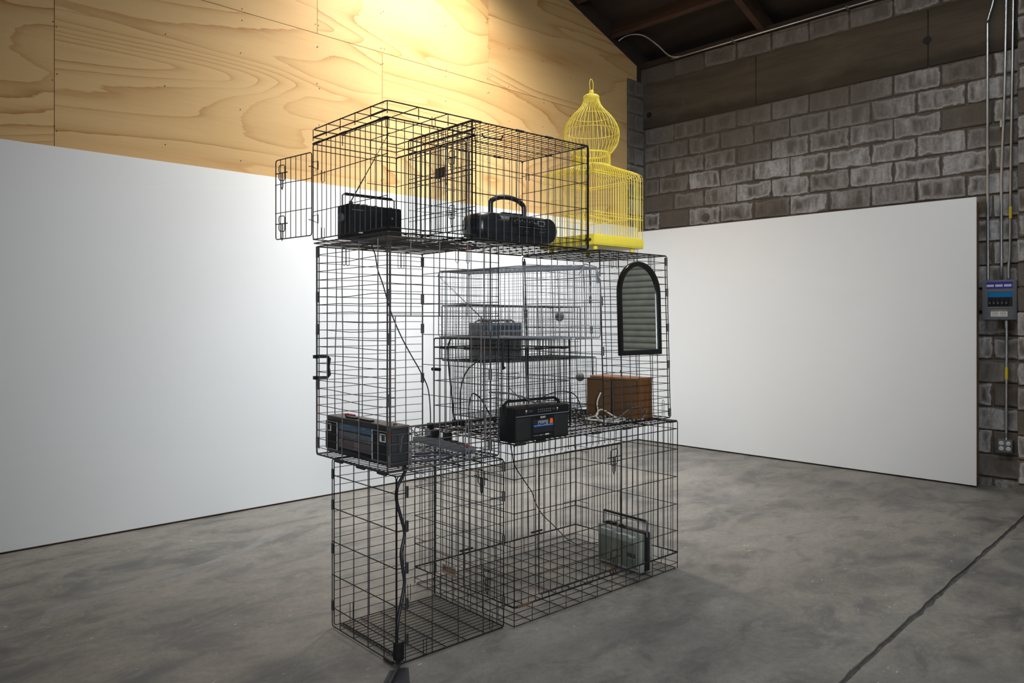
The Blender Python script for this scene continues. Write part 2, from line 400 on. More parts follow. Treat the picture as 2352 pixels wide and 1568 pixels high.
# back wall: frame, plywood sheets screwed on it
wb = struct(box('wall_back', (-5.2, YB + 0.012, 0), (7.6, YB + 0.16, 6.9), 'roof_deck'))
SHEETS = [(-3.65, -1.214, 2.48, 3.70), (-1.21, 1.228, 2.48, 3.70), (1.232, 3.700, 2.48, 3.70), (3.704, 6.144, 2.48, 3.70), (6.148, 7.30, 2.48, 3.70),
          (0.64, 3.080, 3.704, 4.92), (3.084, 4.928, 3.704, 4.92), (4.932, 7.30, 3.704, 4.92), (-3.0, 0.636, 3.704, 4.92), (1.6, 4.04, 4.924, 6.14), (4.044, 5.9, 4.924, 6.14)]
for (x0, x1, z0, z1) in SHEETS:
    loop = [(x0, z0), (x1, z0), (x1, min(z1, roof_z(x1) - 0.02))]
    if roof_z(x1) - 0.02 < z1:
        xi = XR - (z1 + 0.02 - ROOF0) / SLOPE
        if xi > x0: loop.append((xi, z1))
    loop.append((x0, min(z1, roof_z(x0) - 0.02)))
    if loop[-1][1] <= z0 + 0.02: continue
    MB().prism(loop, YB, YB + 0.012).build('plywood_panel', 'plywood', wb)
sc_m = MB().lathe([(0.004, -0.001), (0.004, 0.001)], 8, Matrix.Translation((0, 0, 0)) @ Matrix.Rotation(radians(90), 4, 'X'))
scr = [(x, z) for x in (3.69, 3.714, 3.072, 3.092, 4.92, 4.94, 1.222, 1.24, 6.13) for z in (2.62, 2.95, 3.28, 3.62, 3.76, 4.05, 4.35)]
scr += [(x, z) for x in (1.9, 2.45, 4.4, 5.2, 5.7) for z in (2.6, 3.0, 3.4, 3.66, 3.74, 4.1)]
first = None
for (x, z) in scr:
    if roof_z(x) < z + 0.1: continue
    if first is None: first = o = sc_m.build('screw_head', 'dark_slot', wb)
    else: o = first.copy(); COL.objects.link(o)
    o.location = (x + random.uniform(-.008, .008), YB - 0.0006, z + random.uniform(-.03, .03))

# white display boards standing in front of both walls
pl = struct(empty('wall_partition_left', (0, 5.386, 0)), 'white painted partition below the plywood wall')
box('board', (-2.6, 0.0, 0.013), (7.206, 0.018, 2.487), 'white_paint', pl, 0.0015)
box('stud_frame', (-2.6, 0.022, 0.004), (7.10, 0.08, 2.47), 'stud_wood', pl)
pr = struct(empty('wall_partition_right', (7.207, 0, 0)), 'white painted partition in front of the block wall')
box('board', (0.0, 1.889, 0.014), (0.016, 5.384, 2.437), 'white_paint', pr, 0.0015)
box('stud_frame', (0.018, 1.905, 0.018), (0.135, 5.38, 2.405), 'stud_wood', pr, 0.002)

# block wall
wr = struct(box('wall_right', (XR + 0.012, -5.2, 0), (XR + 0.2, 5.62, ROOF0 - 0.01), 'mortar'))
def block_mesh(L, H, seed):
    random.seed(seed); m = MB(); j = lambda: random.uniform(-0.0035, 0.0035)
    m.box((0, -L / 2, -H / 2), (0.03, L / 2, H / 2))
    m.v = [(x + j(), y + j(), z + j()) for (x, y, z) in m.v]
    return m
block_cache = {}
def block(L, H, x, y, z, parent=None):
    key = (round(L, 2), round(H, 2), random.randrange(3))
    if key not in block_cache:
        st = random.getstate(); o = block_mesh(L, H, hash(key) % 9999).build('concrete_block', 'concrete_block', parent, 0.006, 1); random.setstate(st)
        block_cache[key] = o
    else:
        o = block_cache[key].copy(); COL.objects.link(o)
    o.parent = parent; o.location = (x + random.uniform(-0.003, 0.003), y, z)
    return o
def course(z0, y_lo, y_hi, k, x=XR, parent=None, H=0.2, off=0.0):
    ys = []
    y = 5.213 + (0.2 if k % 2 else 0.0) + 0.4 + off
    while y > y_lo - 0.4:
        a, b = max(y - 0.4, y_lo), min(y, y_hi)
        if b - a > 0.06: block(b - a - 0.012, H - 0.012, x, (a + b) / 2, z0 + H / 2, parent)
        y -= 0.4
for k in range(0, 18):
    z0 = 0.07 + 0.2 * k
    course(z0, 1.05 if z0 < 2.2 else 0.85, 2.13 if z0 < 2.2 else 5.43, k, XR, wr)
course(-0.13, 1.05, 2.13, 1, XR, wr)
course(4.20, 0.85, 5.43, 3, XR, wr, 0.198)
for (a, b) in ((0.85, 2.315), (2.32, 3.985), (3.99, 5.45)):
    MB().box((XR - 0.004, a, 3.672), (XR + 0.02, b, 4.192)).build('concrete_beam', 'concrete_beam', wr, 0.006, 1)
for (y, z, r) in ((2.325, 3.912, 0.034), (5.35, 3.835, 0.034), (1.63, 3.85, 0.036)):
    MB().lathe([(r, -0.02), (r, 0.004), (r * 0.7, 0.004)], 14, Matrix.Translation((XR - 0.006, y, z)) @ Matrix.Rotation(radians(-90), 4, 'Y')).build('anchor_hole', 'dark_slot', wr)
MB().lathe([(0.045, -0.02), (0.045, 0.003)], 16, Matrix.Translation((XR - 0.004, 4.59, 2.55)) @ Matrix.Rotation(radians(-90), 4, 'Y')).build('plugged_hole', 'mortar', wr)
box('sill_plate', (XR - 0.02, -5.0, ROOF0 - 0.012), (XR + 0.2, 5.6, ROOF0 + 0.05), 'roof_deck', wr)

# pilaster near the camera and pilaster in the far corner
pn = struct(box('wall_pilaster_near', (7.225, 0.85, 0), (XR + 0.01, 1.588, ROOF0), 'mortar'))
for k in range(22):
    z0 = -0.13 + 0.2 * k + 0.0
    for (a, b) in (((1.2, 1.603), (0.84, 1.19)) if k % 2 else ((1.4, 1.603), (0.99, 1.39), (0.84, 0.98))):
        if z0 + 0.2 > 0: block(b - a - 0.012, 0.188, 7.212, (a + b) / 2, z0 + 0.1, pn)
pc = struct(box('wall_pilaster_corner', (7.115, 5.452, 0), (7.62, 5.60, 4.235), 'mortar'))
for k in range(11, 21):
    z0 = 0.07 + 0.2 * k - 0.035
    for (a, b) in (((7.10, 7.40),) if k % 2 else ((7.10, 7.22), (7.225, 7.40))):
        o = block(b - a - 0.010, 0.188, 0, 0, 0, pc); o.rotation_euler = (0, 0, radians(90)); o.location = ((a + b) / 2, 5.440, z0 + 0.1)

# roll-up door in the block wall (behind the camera's right shoulder; the mirror looks at it)
dr = struct(empty('door_1', (XR - 0.03, -1.2, 0)), 'grey roll-up door of horizontal slats')
slat = MB()
prof = [(0.0, 0.0), (-0.010, 0.008), (-0.016, 0.022), (-0.018, 0.037), (-0.016, 0.052), (-0.010, 0.061), (0.0, 0.066), (0.006, 0.061), (0.006, 0.006)]
b = len(slat.v)
for y in (-1.9, 1.9): slat.v += [(x, y, z) for (x, z) in prof]
n = len(prof); slat.f += [tuple(range(n)), tuple(reversed(range(n, 2 * n)))] + [(i, n + i, n + (i + 1) % n, (i + 1) % n) for i in range(n)]
s0 = slat.build('door_slat', 'shutter', dr)
box('gap_shade_sheet', (0.008, -1.9, 0), (0.014, 1.9, 3.35), 'dark_slot', dr)  # dark sheet added as painted shade in the gaps between slats
for k in range(1, 44):
    o = s0.copy(); COL.objects.link(o); o.location.z = 0.0755 * k
for y in (-1.98, 1.9): box('guide_rail', (-0.03, y, 0), (0.03, y + 0.08, 3.35), 'panel_grey', dr)

# other walls and roof
struct(box('wall_left', (-5.3, -5.2, 0), (-5.1, 5.7, 6.8), 'white_paint'))
struct(box('wall_front', (-5.2, -5.3, 0), (7.6, -5.1, 6.8), 'white_paint'))
ce = struct(empty('ceiling', (0, 0, 0)), 'dark wooden roof with exposed purlins')
def roof_slab(x0, x1):
    m = MB(); z0, z1 = roof_z(x0), roof_z(x1)
    m.prism([(x0, z0 + 0.20), (x1, z1 + 0.20), (x1, z1 + 0.25), (x0, z0 + 0.25)], -5.2, 5.7); m.build('roof_deck', 'roof_deck', ce)
roof_slab(RIDGE, 7.7); roof_slab(-5.3, RIDGE)
ang = math.atan(SLOPE)
for i in range(1, 20):
    x = XR + 0.10 - 0.61 * i
    up = x > RIDGE
    M = Matrix.Translation((x, 0, roof_z(x) + 0.20)) @ Matrix.Rotation(ang if up else -ang, 4, 'Y')
    MB().box((-0.03, -5.2, -0.16), (0.03, 5.47, 0.0), M).build('purlin', 'roof_wood', ce)
for y in (3.9, 1.3, -1.3):
    m = MB(); m.prism([(RIDGE, roof_z(RIDGE) + 0.19), (7.6, roof_z(7.6) + 0.19), (7.6, roof_z(7.6) + 0.0), (RIDGE, roof_z(RIDGE) + 0.0)], y - 0.035, y + 0.035); m.build('rafter', 'roof_wood', ce)

# lamp housings
for (p, q, lab) in ((SPOT_AT, SPOT_AIM, 'black spot lamp hung under the roof close to the plywood wall'), (SPOT2_AT, SPOT2_AIM, 'black spot lamp hung under the roof farther from the plywood wall')):
    t = thing('spot_lamp', lab, 'lamp', p, 0, 'spot lamps under the roof')
    R = (Vector(q) - Vector(p)).to_track_quat('-Z', 'Y').to_matrix().to_4x4()
    MB().lathe([(0.16, 0.02), (0.165, 0.02), (0.165, 0.10), (0.065, 0.22), (0.058, 0.22), (0.15, 0.10)], 24, R, cap=False).build('reflector', 'lamp_housing', t, smooth=True)
    MB().tube([(0, 0, 0.2), (0, 0, roof_z(p[0]) - p[2] + 0.1)], 0.012).build('stem', 'lamp_housing', t)
wn = struct(empty('fill_window_1', (FILL_C[0], -5.1, FILL_C[2])), 'added window frame around the fill light in the front wall')
a_, b_ = FILL_W / 2, FILL_H / 2
for (lo, hi) in (((-a_ - .08, -0.005, -b_ - .08), (a_ + .08, 0.06, -b_)), ((-a_ - .08, -0.005, b_), (a_ + .08, 0.06, b_ + .08)), ((-a_ - .08, -0.005, -b_), (-a_, 0.06, b_)), ((a_, -0.005, -b_), (a_ + .08, 0.06, b_))): box('fill_frame', lo, hi, 'stud_wood', wn)
box('fill_pane', (-a_, 0.0, -b_), (a_, 0.012, b_), 'fill_glow', wn)  # glowing pane added to dress the fill light
for i, (p, rz) in enumerate(FILL_TUBES):
    t = thing('fill_tube_lamp', ['added long fill lamp nearest the roll-up door', 'added long fill lamp above the stacked cages'][i], 'lamp', p, 0, 'added ceiling fill lamps')
    box('housing', (-0.2, -1.25, 0.015), (0.2, 1.25, 0.09), 'lamp_housing', t)
    MB().tube([(-0.15, -1.2, 0.09), (-0.15, -1.2, 0.35)], 0.006).build('hanger', 'lamp_housing', t)
    MB().tube([(0.15, 1.2, 0.09), (0.15, 1.2, 0.35)], 0.006).build('hanger', 'lamp_housing', t)

# ------------------------------------------------------------------ conduits, breaker panel, outlet
def pipe(name, pts, r, m, parent=None, per=5): return MB().tube(curve_pts(pts, per), r, 10).build(name, m, parent, smooth=True)
c = thing('conduit', 'thin metal conduit running along the top of the block wall', 'conduit', (0, 0, 0))
pipe('pipe', [(6.93, 5.455, 4.62), (6.97, 5.40, 4.665), (7.03, 5.32, 4.69), (7.11, 5.22, 4.665), (7.20, 5.10, 4.55), (7.27, 4.99, 4.42), (7.30, 4.86, 4.386), (7.30, 4.6, 4.384), (7.30, 0.6, 4.384)], 0.011, 'steel_conduit', c)
for y in (4.2, 3.0, 1.9): box('strap', (7.285, y - 0.01, 4.37), (7.372, y + 0.01, 4.398), 'steel_conduit', c)
def vpipe(label, y, pts, marks=(), coup=()):
    c = thing('conduit', label, 'conduit', (7.365, y, pts[-1][2]))
    M = [(p[0] - 7.365, p[1] - y, p[2] - pts[-1][2]) for p in pts]
    pipe('pipe', M, 0.0115, 'steel_conduit', c)
    for z in coup: MB().tube([(0, 0, z - pts[-1][2] - 0.03), (0, 0, z - pts[-1][2] + 0.03)], 0.0155, 10).build('coupling', 'steel_conduit', c, smooth='auto')
    for z in marks: MB().tube([(0, pts_at(pts, z) - y, z - pts[-1][2] - 0.05), (0, pts_at(pts, z) - y, z - pts[-1][2] + 0.05)], 0.0125, 10).build('yellow_sticker', 'sticker_yellow', c, smooth='auto')
    return c
def pts_at(pts, z):
    for a, b in zip(pts, pts[1:]):
        if min(a[2], b[2]) <= z <= max(a[2], b[2]): return a[1] + (b[1] - a[1]) * (z - a[2]) / (b[2] - a[2] + 1e-9)
    return pts[-1][1]
vpipe('bent-topped metal conduit left of the three above the breaker panel', 1.842, [(7.365, 1.782, 4.38), (7.365, 1.788, 4.20), (7.365, 1.810, 4.07), (7.365, 1.843, 3.95), (7.365, 1.846, 3.85), (7.365, 1.846, 3.0), (7.365, 1.844, 1.9), (7.365, 1.842, 1.74)], (), (2.75,))
vpipe('straight metal conduit in the middle of the three above the breaker panel', 1.744, [(7.365, 1.706, 4.38), (7.365, 1.722, 3.3), (7.365, 1.744, 2.6), (7.365, 1.744, 1.74)], (), (3.05,))
vpipe('metal conduit right of the three above the breaker panel, with yellow sticker', 1.69, [(7.365, 1.655, 4.38), (7.365, 1.668, 3.3), (7.365, 1.678, 2.4), (7.365, 1.682, 1.98), (7.365, 1.692, 1.85), (7.365, 1.692, 1.74)], (2.30,))
vpipe('metal conduit dropping from the breaker panel to the outlet box', 1.708, [(7.365, 1.706, 1.41), (7.365, 1.708, 0.9), (7.365, 1.709, 0.40)], (0.96,), (1.37,))
bp = thing('breaker_panel', 'grey electrical breaker panel with blue label on the block wall', 'breaker panel', (7.29, 1.74, 1.404))
W = 0.128
box('enclosure', (0.006, -W, 0.0), (0.098, W, 0.335), 'panel_grey', bp, 0.004)
cv = box('cover', (-0.006, -W + 0.003, 0.004), (0.006, W - 0.003, 0.331), 'panel_grey', bp, 0.003)
s = box('label_sticker', (-0.0075, -0.095, 0.262), (-0.006, 0.095, 0.318), 'sticker_navy', cv)
for y in (-0.06, 0.003, 0.066): box('white_field', (-0.0085, y - 0.026, 0.278), (-0.007, y + 0.026, 0.296), 'print_white', cv)
for y in (-0.06, 0.003, 0.066): box('print_line', (-0.0090, y - 0.022, 0.286), (-0.0084, y + 0.022, 0.288), 'print_grey', cv)
box('recess', (-0.0072, -0.093, 0.112), (-0.005, 0.085, 0.235), 'dark_slot', cv)
box('blue_strip', (-0.010, -0.094, 0.190), (-0.006, 0.082, 0.232), 'sticker_blue', cv)
for i in range(5):
    y = 0.068 - i * 0.030
    bk = box('breaker', (-0.014, y - 0.013, 0.122), (-0.006, y + 0.013, 0.186), 'plastic_black', cv, 0.002)
    box('toggle', (-0.019, y - 0.006, 0.134), (-0.012, y + 0.006, 0.150), 'plastic_grey', cv)
box('ledge', (-0.010, -0.092, 0.102), (-0.006, 0.088, 0.108), 'steel_conduit', cv)
box('warning_sticker', (-0.0078, -0.058, 0.030), (-0.006, 0.062, 0.082), 'print_white', cv)
box('sticker_band', (-0.0085, -0.058, 0.072), (-0.0075, 0.062, 0.081), 'sticker_tag', cv)
for k in range(4):
    box('print_line', (-0.0083, -0.050, 0.038 + 0.008 * k), (-0.0077, -0.004, 0.041 + 0.008 * k), 'print_grey', cv)
    box('print_line', (-0.0083, 0.008, 0.038 + 0.008 * k), (-0.0077, 0.052, 0.041 + 0.008 * k), 'print_grey', cv)
box('latch', (-0.012, -0.007, 0.010), (-0.006, 0.009, 0.017), 'chrome', cv)
ob = thing('outlet_box', 'grey metal outlet box with four sockets low on the block wall', 'outlet', (7.345, 1.714, 0.302))
box('enclosure', (0.002, -0.052, 0.0), (0.045, 0.052, 0.105), 'steel_conduit', ob, 0.004)
pt = box('cover_plate', (-0.003, -0.053, -0.001), (0.003, 0.053, 0.106), 'panel_grey', ob, 0.002)
for y in (-0.026, 0.026):
    for z in (0.03, 0.074):
        so = MB().lathe([(0.017, -0.002), (0.017, 0.004), (0.015, 0.005)], 18, Matrix.Translation((-0.003, y, z)) @ Matrix.Rotation(radians(-90), 4, 'Y')).build('socket', 'outlet_white', ob, smooth='auto')
        for dy in (-0.006, 0.006): box('slot', (-0.0088, y + dy - 0.0015, z - 0.002), (-0.0078, y + dy + 0.0015, z + 0.008), 'dark_slot', so)
        box('slot', (-0.0088, y - 0.002, z - 0.011), (-0.0078, y + 0.002, z - 0.006), 'dark_slot', so)

# ------------------------------------------------------------------ wire cages
WK = 1.0
def rng(a, b, step):
    n = max(1, round((b - a) / step)); return [a + (b - a) * i / n for i in range(1, n)]
def put(axis, c, a, b): return {'x': (c, a, b), 'y': (a, c, b), 'z': (a, b, c)}[axis]
def panel(m, axis, c, a0, a1, b0, b1, As, Bs, ra=0.0017, rb=0.0017, rf=0.0024, jit=0.0, off=0.003, frame=True, n=5):
    """frame rectangle, wires along b at each of As, wires along a at each of Bs (laid on the other side)"""
    if frame:
        k = 0.012; F = []
        for (x, y, sx, sy) in ((a0, b0, 1, 1), (a1, b0, -1, 1), (a1, b1, -1, -1), (a0, b1, 1, -1)):
            p, q = (x, y + sy * k), (x + sx * k, y)
            F += ([p, (x + sx * k * .3, y + sy * k * .3), q] if sx * sy > 0 else [q, (x + sx * k * .3, y + sy * k * .3), p])
        m.tube([put(axis, c, *p) for p in F], rf, n, closed=True)
    def line(p, q, r, cc):
        if jit <= 0: return m.tube([put(axis, cc, *p), put(axis, cc, *q)], r, n)
        P = []; ph = random.uniform(0, 6); am = jit * random.choice((0.15, 0.3, 0.6, 1.0))
        for i in range(7):
            t = i / 6; w = sin(pi * t)
            s = am * w * sin(ph + 5 * t)
            P.append(put(axis, cc + am * 0.6 * w * cos(ph * 2 + 4 * t), p[0] + (q[0] - p[0]) * t + (s if abs(q[1] - p[1]) > abs(q[0] - p[0]) else 0), p[1] + (q[1] - p[1]) * t + (s if abs(q[0] - p[0]) >= abs(q[1] - p[1]) else 0)))
        m.tube(P, r, n)
    for a in As: line((a, b0), (a, b1), ra * WK, c)
    for b in Bs: line((a0, b), (a1, b), rb * WK, c + off)
def latch(parent, axis, c, a, b, s=1, sz=1.0, material='wire_black', r=0.0026):
    """slide-bolt latch: a bolt with a looped finger grip, in the plane of a door"""
    P = lambda pts: [put(axis, c - 0.006, a + s * x * sz, b + y * sz) for x, y in pts]
    m = MB()
    m.tube(P([(-0.055, 0.0), (0.055, 0.002)]), r, 6)
    m.tube(P([(-0.03, -0.034), (-0.03, 0.034), (-0.022, 0.040), (0.014, 0.042), (0.022, 0.034), (0.022, 0.012), (0.014, 0.004), (0.022, -0.004), (0.022, -0.026), (0.014, -0.036), (-0.022, -0.04)]), r * 0.9, 6, closed=True)
    m.tube(P([(-0.010, 0.0), (-0.013, -0.07), (-0.006, -0.085), (0.003, -0.07), (0.004, 0.0)]), r, 6)
    return m.build('latch', material, parent)
def clips(parent, pts, axis='z', L=0.045, r=0.0075, material='clip_black', name='clip'):
    d = {'z': (0, 0, 1), 'x': (1, 0, 0), 'y': (0, 1, 0)}[axis]; first = None
    for p in pts:
        if first is None:
            first = o = MB().tube([tuple(-L / 2 * k for k in d), tuple(L / 2 * k for k in d)], r, 8).build(name, material, parent, smooth='auto')
        else: o = first.copy(); COL.objects.link(o)
        o.location = p
def hooks(parent, axis, c, places, L=0.055, material='wire_black', down=True):
    """pairs of bent wire ends that hold two panels together"""
    for (a, b) in places:
        s = -1 if down else 1
        MB().tube([put(axis, c, a - 0.008, b), put(axis, c, a - 0.008, b + s * L), put(axis, c, a, b + s * (L + 0.006)), put(axis, c, a + 0.008, b + s * L), put(axis, c, a + 0.008, b)], 0.0016, 5).build('hook', material, parent)

# --- lower left crate, standing on its end
A = thing('wire_crate', 'black wire crate on the floor, lower left of the stack, holding a hanging cord', 'wire crate', (1.784, 2.538, 0.0), -2.0)
w, d, h = 0.578, 0.528, 0.768
m = MB(); panel(m, 'x', 0, 0, d, 0.008, h, [0.09, 0.215, 0.335, 0.455], [0.09, 0.24, 0.392, 0.545, 0.695], 0.0024, 0.0024, 0.0026)
lp = m.build('left_panel', 'wire_black', A)
m = MB(); panel(m, 'x', w, 0, d, 0.008, h, rng(0, d, .048), rng(0.008, h, .038), 0.0022, 0.0016, 0.0026, 0.002, 0.003)
rp = m.build('right_panel', 'wire_black', A)
m = MB(); panel(m, 'y', d - 0.004, 0.008, w - 0.008, 0.008, h, rng(0, w, .19), rng(0.008, h, .041), 0.0022, 0.0016, 0.0026, 0.002)
bp_ = m.build('back_panel', 'wire_black', A)
m = MB(); panel(m, 'y', 0, 0.004, w, 0.004, h, [0.045, 0.18, 0.318, 0.458], [], 0.0025, 0.0018, 0.0026)
for z in (0.09, 0.24, 0.392, 0.545, 0.695): m.tube([(0, 0, z), (0.05, 0.0, z)], 0.0022, 5)
for z in (0.60, 0.566): m.tube([(w - 0.085, -0.003, z), (w, -0.003, z)], 0.0016, 5)
fp = m.build('front_panel', 'wire_black', A)
m = MB(); panel(m, 'z', 0.006, 0.04, w, 0.0, d, rng(0.04, w, .115), rng(0, d, .030), 0.0022, 0.0016, 0.0024, 0.0015)
m.build('floor_panel', 'wire_black', A)
m = MB(); panel(m, 'z', h, 0.0, w, 0.0, d, rng(0, w, .115), rng(0, d, .034), 0.0022, 0.0017, 0.0028, 0.0015)
tp = m.build('top_panel', 'wire_black', A)
clips(A, [(0.05, -0.003, z) for z in (0.10, 0.245, 0.39, 0.56, 0.70)] + [(0.004, d, z) for z in (0.10, 0.36, 0.56, 0.70)] + [(w, 0, z) for z in (0.12, 0.40, 0.60, 0.735)] + [(w, d, z) for z in (0.15, 0.5)])
clips(A, [(-0.003, y, h) for y in (0.10, 0.27, 0.46)] + [(-0.002, 0.05, 0.008)], 'y', 0.06, 0.0085, 'clip_black', 'hinge_clip')
hooks(A, 'y', -0.004, [(0.14, 0.075), (0.50, 0.085)], 0.065); hooks(A, 'y', d, [(0.10, 0.09), (0.42, 0.10)], 0.08)
latch(rp, 'x', w + 0.004, 0.16, 0.66, 1, 0.9); latch(rp, 'x', w + 0.004, 0.12, 0.20, 1, 0.9)
tg = MB().box((0, -0.055, -0.022), (0.002, 0.055, 0.022)).build('name_tag', 'sticker_tag', rp, loc=(w - 0.009, 0.40, 0.165))
text_mesh('tag_lettering', 'PETCO', 0.030, 'tag_brown', tg, (-0.0012, 0, 0.002), (radians(90), 0, radians(-90)), 0.0005, bold=0.0006)
# shallow tray frame stub at near bottom rail
m = MB()
for y in (0.09, 0.215, 0.335, 0.455): m.tube([(0.0, y, 0.010), (0.055, y - 0.004, 0.012)], 0.002, 5)
m.tube([(0.045, 0.03, 0.012), (0.045, d - 0.02, 0.012)], 0.004, 6)
m.build('tray_rail', 'wire_black', A)

# --- lower right crate
B_ = thing('wire_crate', 'long rusty black wire crate on the floor at lower right, grey radio inside', 'wire crate', (2.390, 2.477, 0.0), -1.7)
w, d, h = 1.246, 0.785, 0.835; TR = 0.094
zz = [0.215, 0.365, 0.520, 0.675, 0.79]
dl, dr_ = 0.135, 0.755                                            # the front door opening
m = MB(); xs = rng(0, w, .044)
panel(m, 'y', 0, 0, w, TR, h, [x for x in xs if x < dl + .01 or x > dr_ - .01], [], 0.0022, 0.002, 0.0027, 0.0035)
for x in xs:
    if dl + .01 < x < dr_ - .01: m.tube([(x, 0, 0.775), (x, 0, h)], 0.0022, 5); m.tube([(x, 0, TR), (x, 0, TR + 0.02)], 0.0022, 5)
for z in zz:
    if z < 0.77: m.tube([(0, 0.003, z), (dl, 0.003, z)], 0.0022, 5); m.tube([(dr_, 0.003, z), (w, 0.003, z)], 0.0022, 5)
    else: m.tube([(0, 0.003, z), (w, 0.003, z)], 0.0026, 5)
m.tube([(dl, 0, TR), (dl, 0, h)], 0.0026, 5); m.tube([(dr_, 0, TR), (dr_, 0, h)], 0.0026, 5)
fp = m.build('front_panel', 'wire_rusty', B_)
m = MB(); panel(m, 'y', -0.009, dl + 0.012, dr_ - 0.01, TR + 0.028, 0.762, rng(dl, dr_, .044), zz[:-1], 0.0022, 0.0021, 0.0030, 0.003)
dor = m.build('door', 'wire_rusty', B_)
latch(dor, 'y', -0.012, dr_ - 0.075, 0.70, 1, 1.0, 'wire_rusty'); latch(dor, 'y', -0.012, dr_ - 0.075, 0.185, 1, 1.0, 'wire_rusty')
for nm, ax, c_, l in (('back_panel', 'y', d, w), ('left_panel', 'x', 0.0, d), ('right_panel', 'x', w, d)):
    m = MB(); panel(m, ax, c_, 0.0, l, TR, h, rng(0, l, .046), zz, 0.0020, 0.002, 0.0027, 0.003, 0.003 if nm != 'right_panel' else -0.003)
    o = m.build(nm, 'wire_rusty', B_)
    for (a, b) in ((l - 0.11, 0.60), (l - 0.11, 0.25)):
        k = MB(); k.tube([put(ax, c_ - .004, a, b), put(ax, c_ - .004, a + .1, b), put(ax, c_ - .004, a + .1, b - .03), put(ax, c_ - .004, a, b - .03)], 0.0017, 5); k.build('hook', 'wire_rusty', o)
m = MB()                                                          # tray basket: floor grid and its low sides
panel(m, 'z', 0.006, 0.004, w - 0.004, 0.004, d - 0.004, rng(0, w, .114), rng(0, d, .112), 0.0022, 0.0022, 0.0026)
for x in rng(0, w, .114):
    for y in (0.0, d): m.tube([(x, y, 0.006), (x, y, TR)], 0.0021, 5)
for y in rng(0, d, .112):
    for x in (0.0, w): m.tube([(x, y, 0.006), (x, y, TR)], 0.0021, 5)
for z in (0.035,): m.tube([(0, 0, z), (w, 0, z), (w, d, z), (0, d, z)], 0.0019, 5, closed=True)
for (x, y) in ((0, 0), (w, 0), (w, d), (0, d)): m.tube([(x, y, 0.004), (x, y, TR)], 0.0026, 5)
m.build('floor_basket', 'wire_rusty', B_)
m = MB(); m.tube([(0, 0, TR), (w, 0, TR), (w, d, TR), (0, d, TR)], 0.0045, 6, closed=True); m.build('bottom_rail', 'wire_rusty', B_)
m = MB(); panel(m, 'z', h, 0.0, w, 0.0, d, rng(0, w, .036), rng(0, d, .11), 0.0018, 0.0021, 0.0030, 0.0015); m.build('top_panel', 'wire_rusty', B_)
m = MB(); panel(m, 'z', h - 0.006, 0.02, w - 0.02, 0.02, d - 0.02, [], rng(0, d, .075), 0.0018, 0.0016, 0.0024, 0.001); m.build('inner_grid', 'wire_rusty', B_)
clips(B_, [(x, 0, h) for x in (0.04, 0.17, 0.56, 0.80, 1.2)], 'x', 0.06, 0.007)
clips(B_, [(x, 0, TR) for x in (0.06,)], 'x', 0.085, 0.0065, 'rust_spot', 'rusty_clip'); clips(B_, [(x, 0, TR) for x in (0.50, 0.70)], 'x', 0.05, 0.007)
clips(B_, [(0.9, d, TR + .02), (0.35, d, TR + .02)], 'x', 0.09, 0.006)

# --- middle left crate, standing on its end, front door hole
C_ = thing('wire_crate', 'grey wire crate standing on end in the left of the middle tier, twin-deck boombox inside', 'wire crate', (1.770, 2.578, 0.774), -1.5)
w, d, h = 0.602, 0.600, 0.970
hz = rng(0.0, h, .0392)
m = MB(); panel(m, 'x', 0, 0, d, 0.004, h, [0.072, 0.222, 0.365, 0.497], hz, 0.0026, 0.0017, 0.0028, 0.007); lp = m.build('left_panel', 'wire_grey', C_)
m = MB(); panel(m, 'y', d, 0.004, w, 0.004, h, [0.10, 0.245, 0.385, 0.50], hz, 0.0025, 0.0016, 0.0028, 0.007); m.build('back_panel', 'wire_grey', C_)
m = MB(); panel(m, 'x', w, 0, d, 0.004, h, rng(0, d, .10), [.085, .245, .40, .555, .71, .865], 0.0023, 0.0019, 0.0028, 0.003, -.003); m.build('right_panel', 'wire_grey', C_)
m = MB(); zt = 0.645; zb = 0.185
panel(m, 'y', 0, 0, w, 0.004, h, [], [], rf=0.0030)
panel(m, 'y', 0, 0, w, zt, h, [0.115, 0.265, 0.42, 0.515], [z for z in hz if z > zt], 0.0025, 0.0018, 0.0024, 0.003)
panel(m, 'y', 0, 0, w, 0.004, zb, [0.105, 0.118, 0.265, 0.41, 0.425, 0.525], [z for z in hz if z < zb], 0.0030, 0.0026, 0.0030, 0.003)
for (x0, x1) in ((0.0, 0.038), (w - 0.105, w)):
    for z in hz:
        if zb < z < zt: m.tube([(x0, 0, z), (x1, 0, z)], 0.0018, 5)
m.tube([(0.038, 0, zb), (0.038, 0, zt)], 0.0026, 5); m.tube([(w - 0.105, 0, zb), (w - 0.105, 0, zt)], 0.0026, 5); m.tube([(w - 0.05, 0, 0.004), (w - 0.05, 0, h)], 0.0036, 6)
m.tube([(w - 0.06, -0.002, 0.30), (w + 0.03, -0.03, 0.292), (w + 0.09, -0.06, 0.275), (w + 0.13, -0.07, 0.255)], 0.004, 6)
m.build('front_panel', 'wire_grey', C_)
m = MB(); panel(m, 'z', 0.006, 0, w, 0, d, rng(0, w, .11), rng(0, d, .034), 0.0022, 0.0019, 0.0034, 0.002); m.build('floor_panel', 'wire_grey', C_)
m = MB(); panel(m, 'z', h, 0, w, 0, d, rng(0, w, .11), rng(0, d, .036), 0.0022, 0.0019, 0.0034, 0.002); m.build('top_panel', 'wire_grey', C_)
MB().tube([(0.012, 0.0, 0.03), (0.012, 0.0, h - 0.02)], 0.0050, 6).build('corner_post', 'wire_grey', C_)
MB().tube([(0.012, 0.022, 0.03), (0.012, 0.022, h - 0.02)], 0.0022, 5).build('corner_post', 'wire_grey', C_)
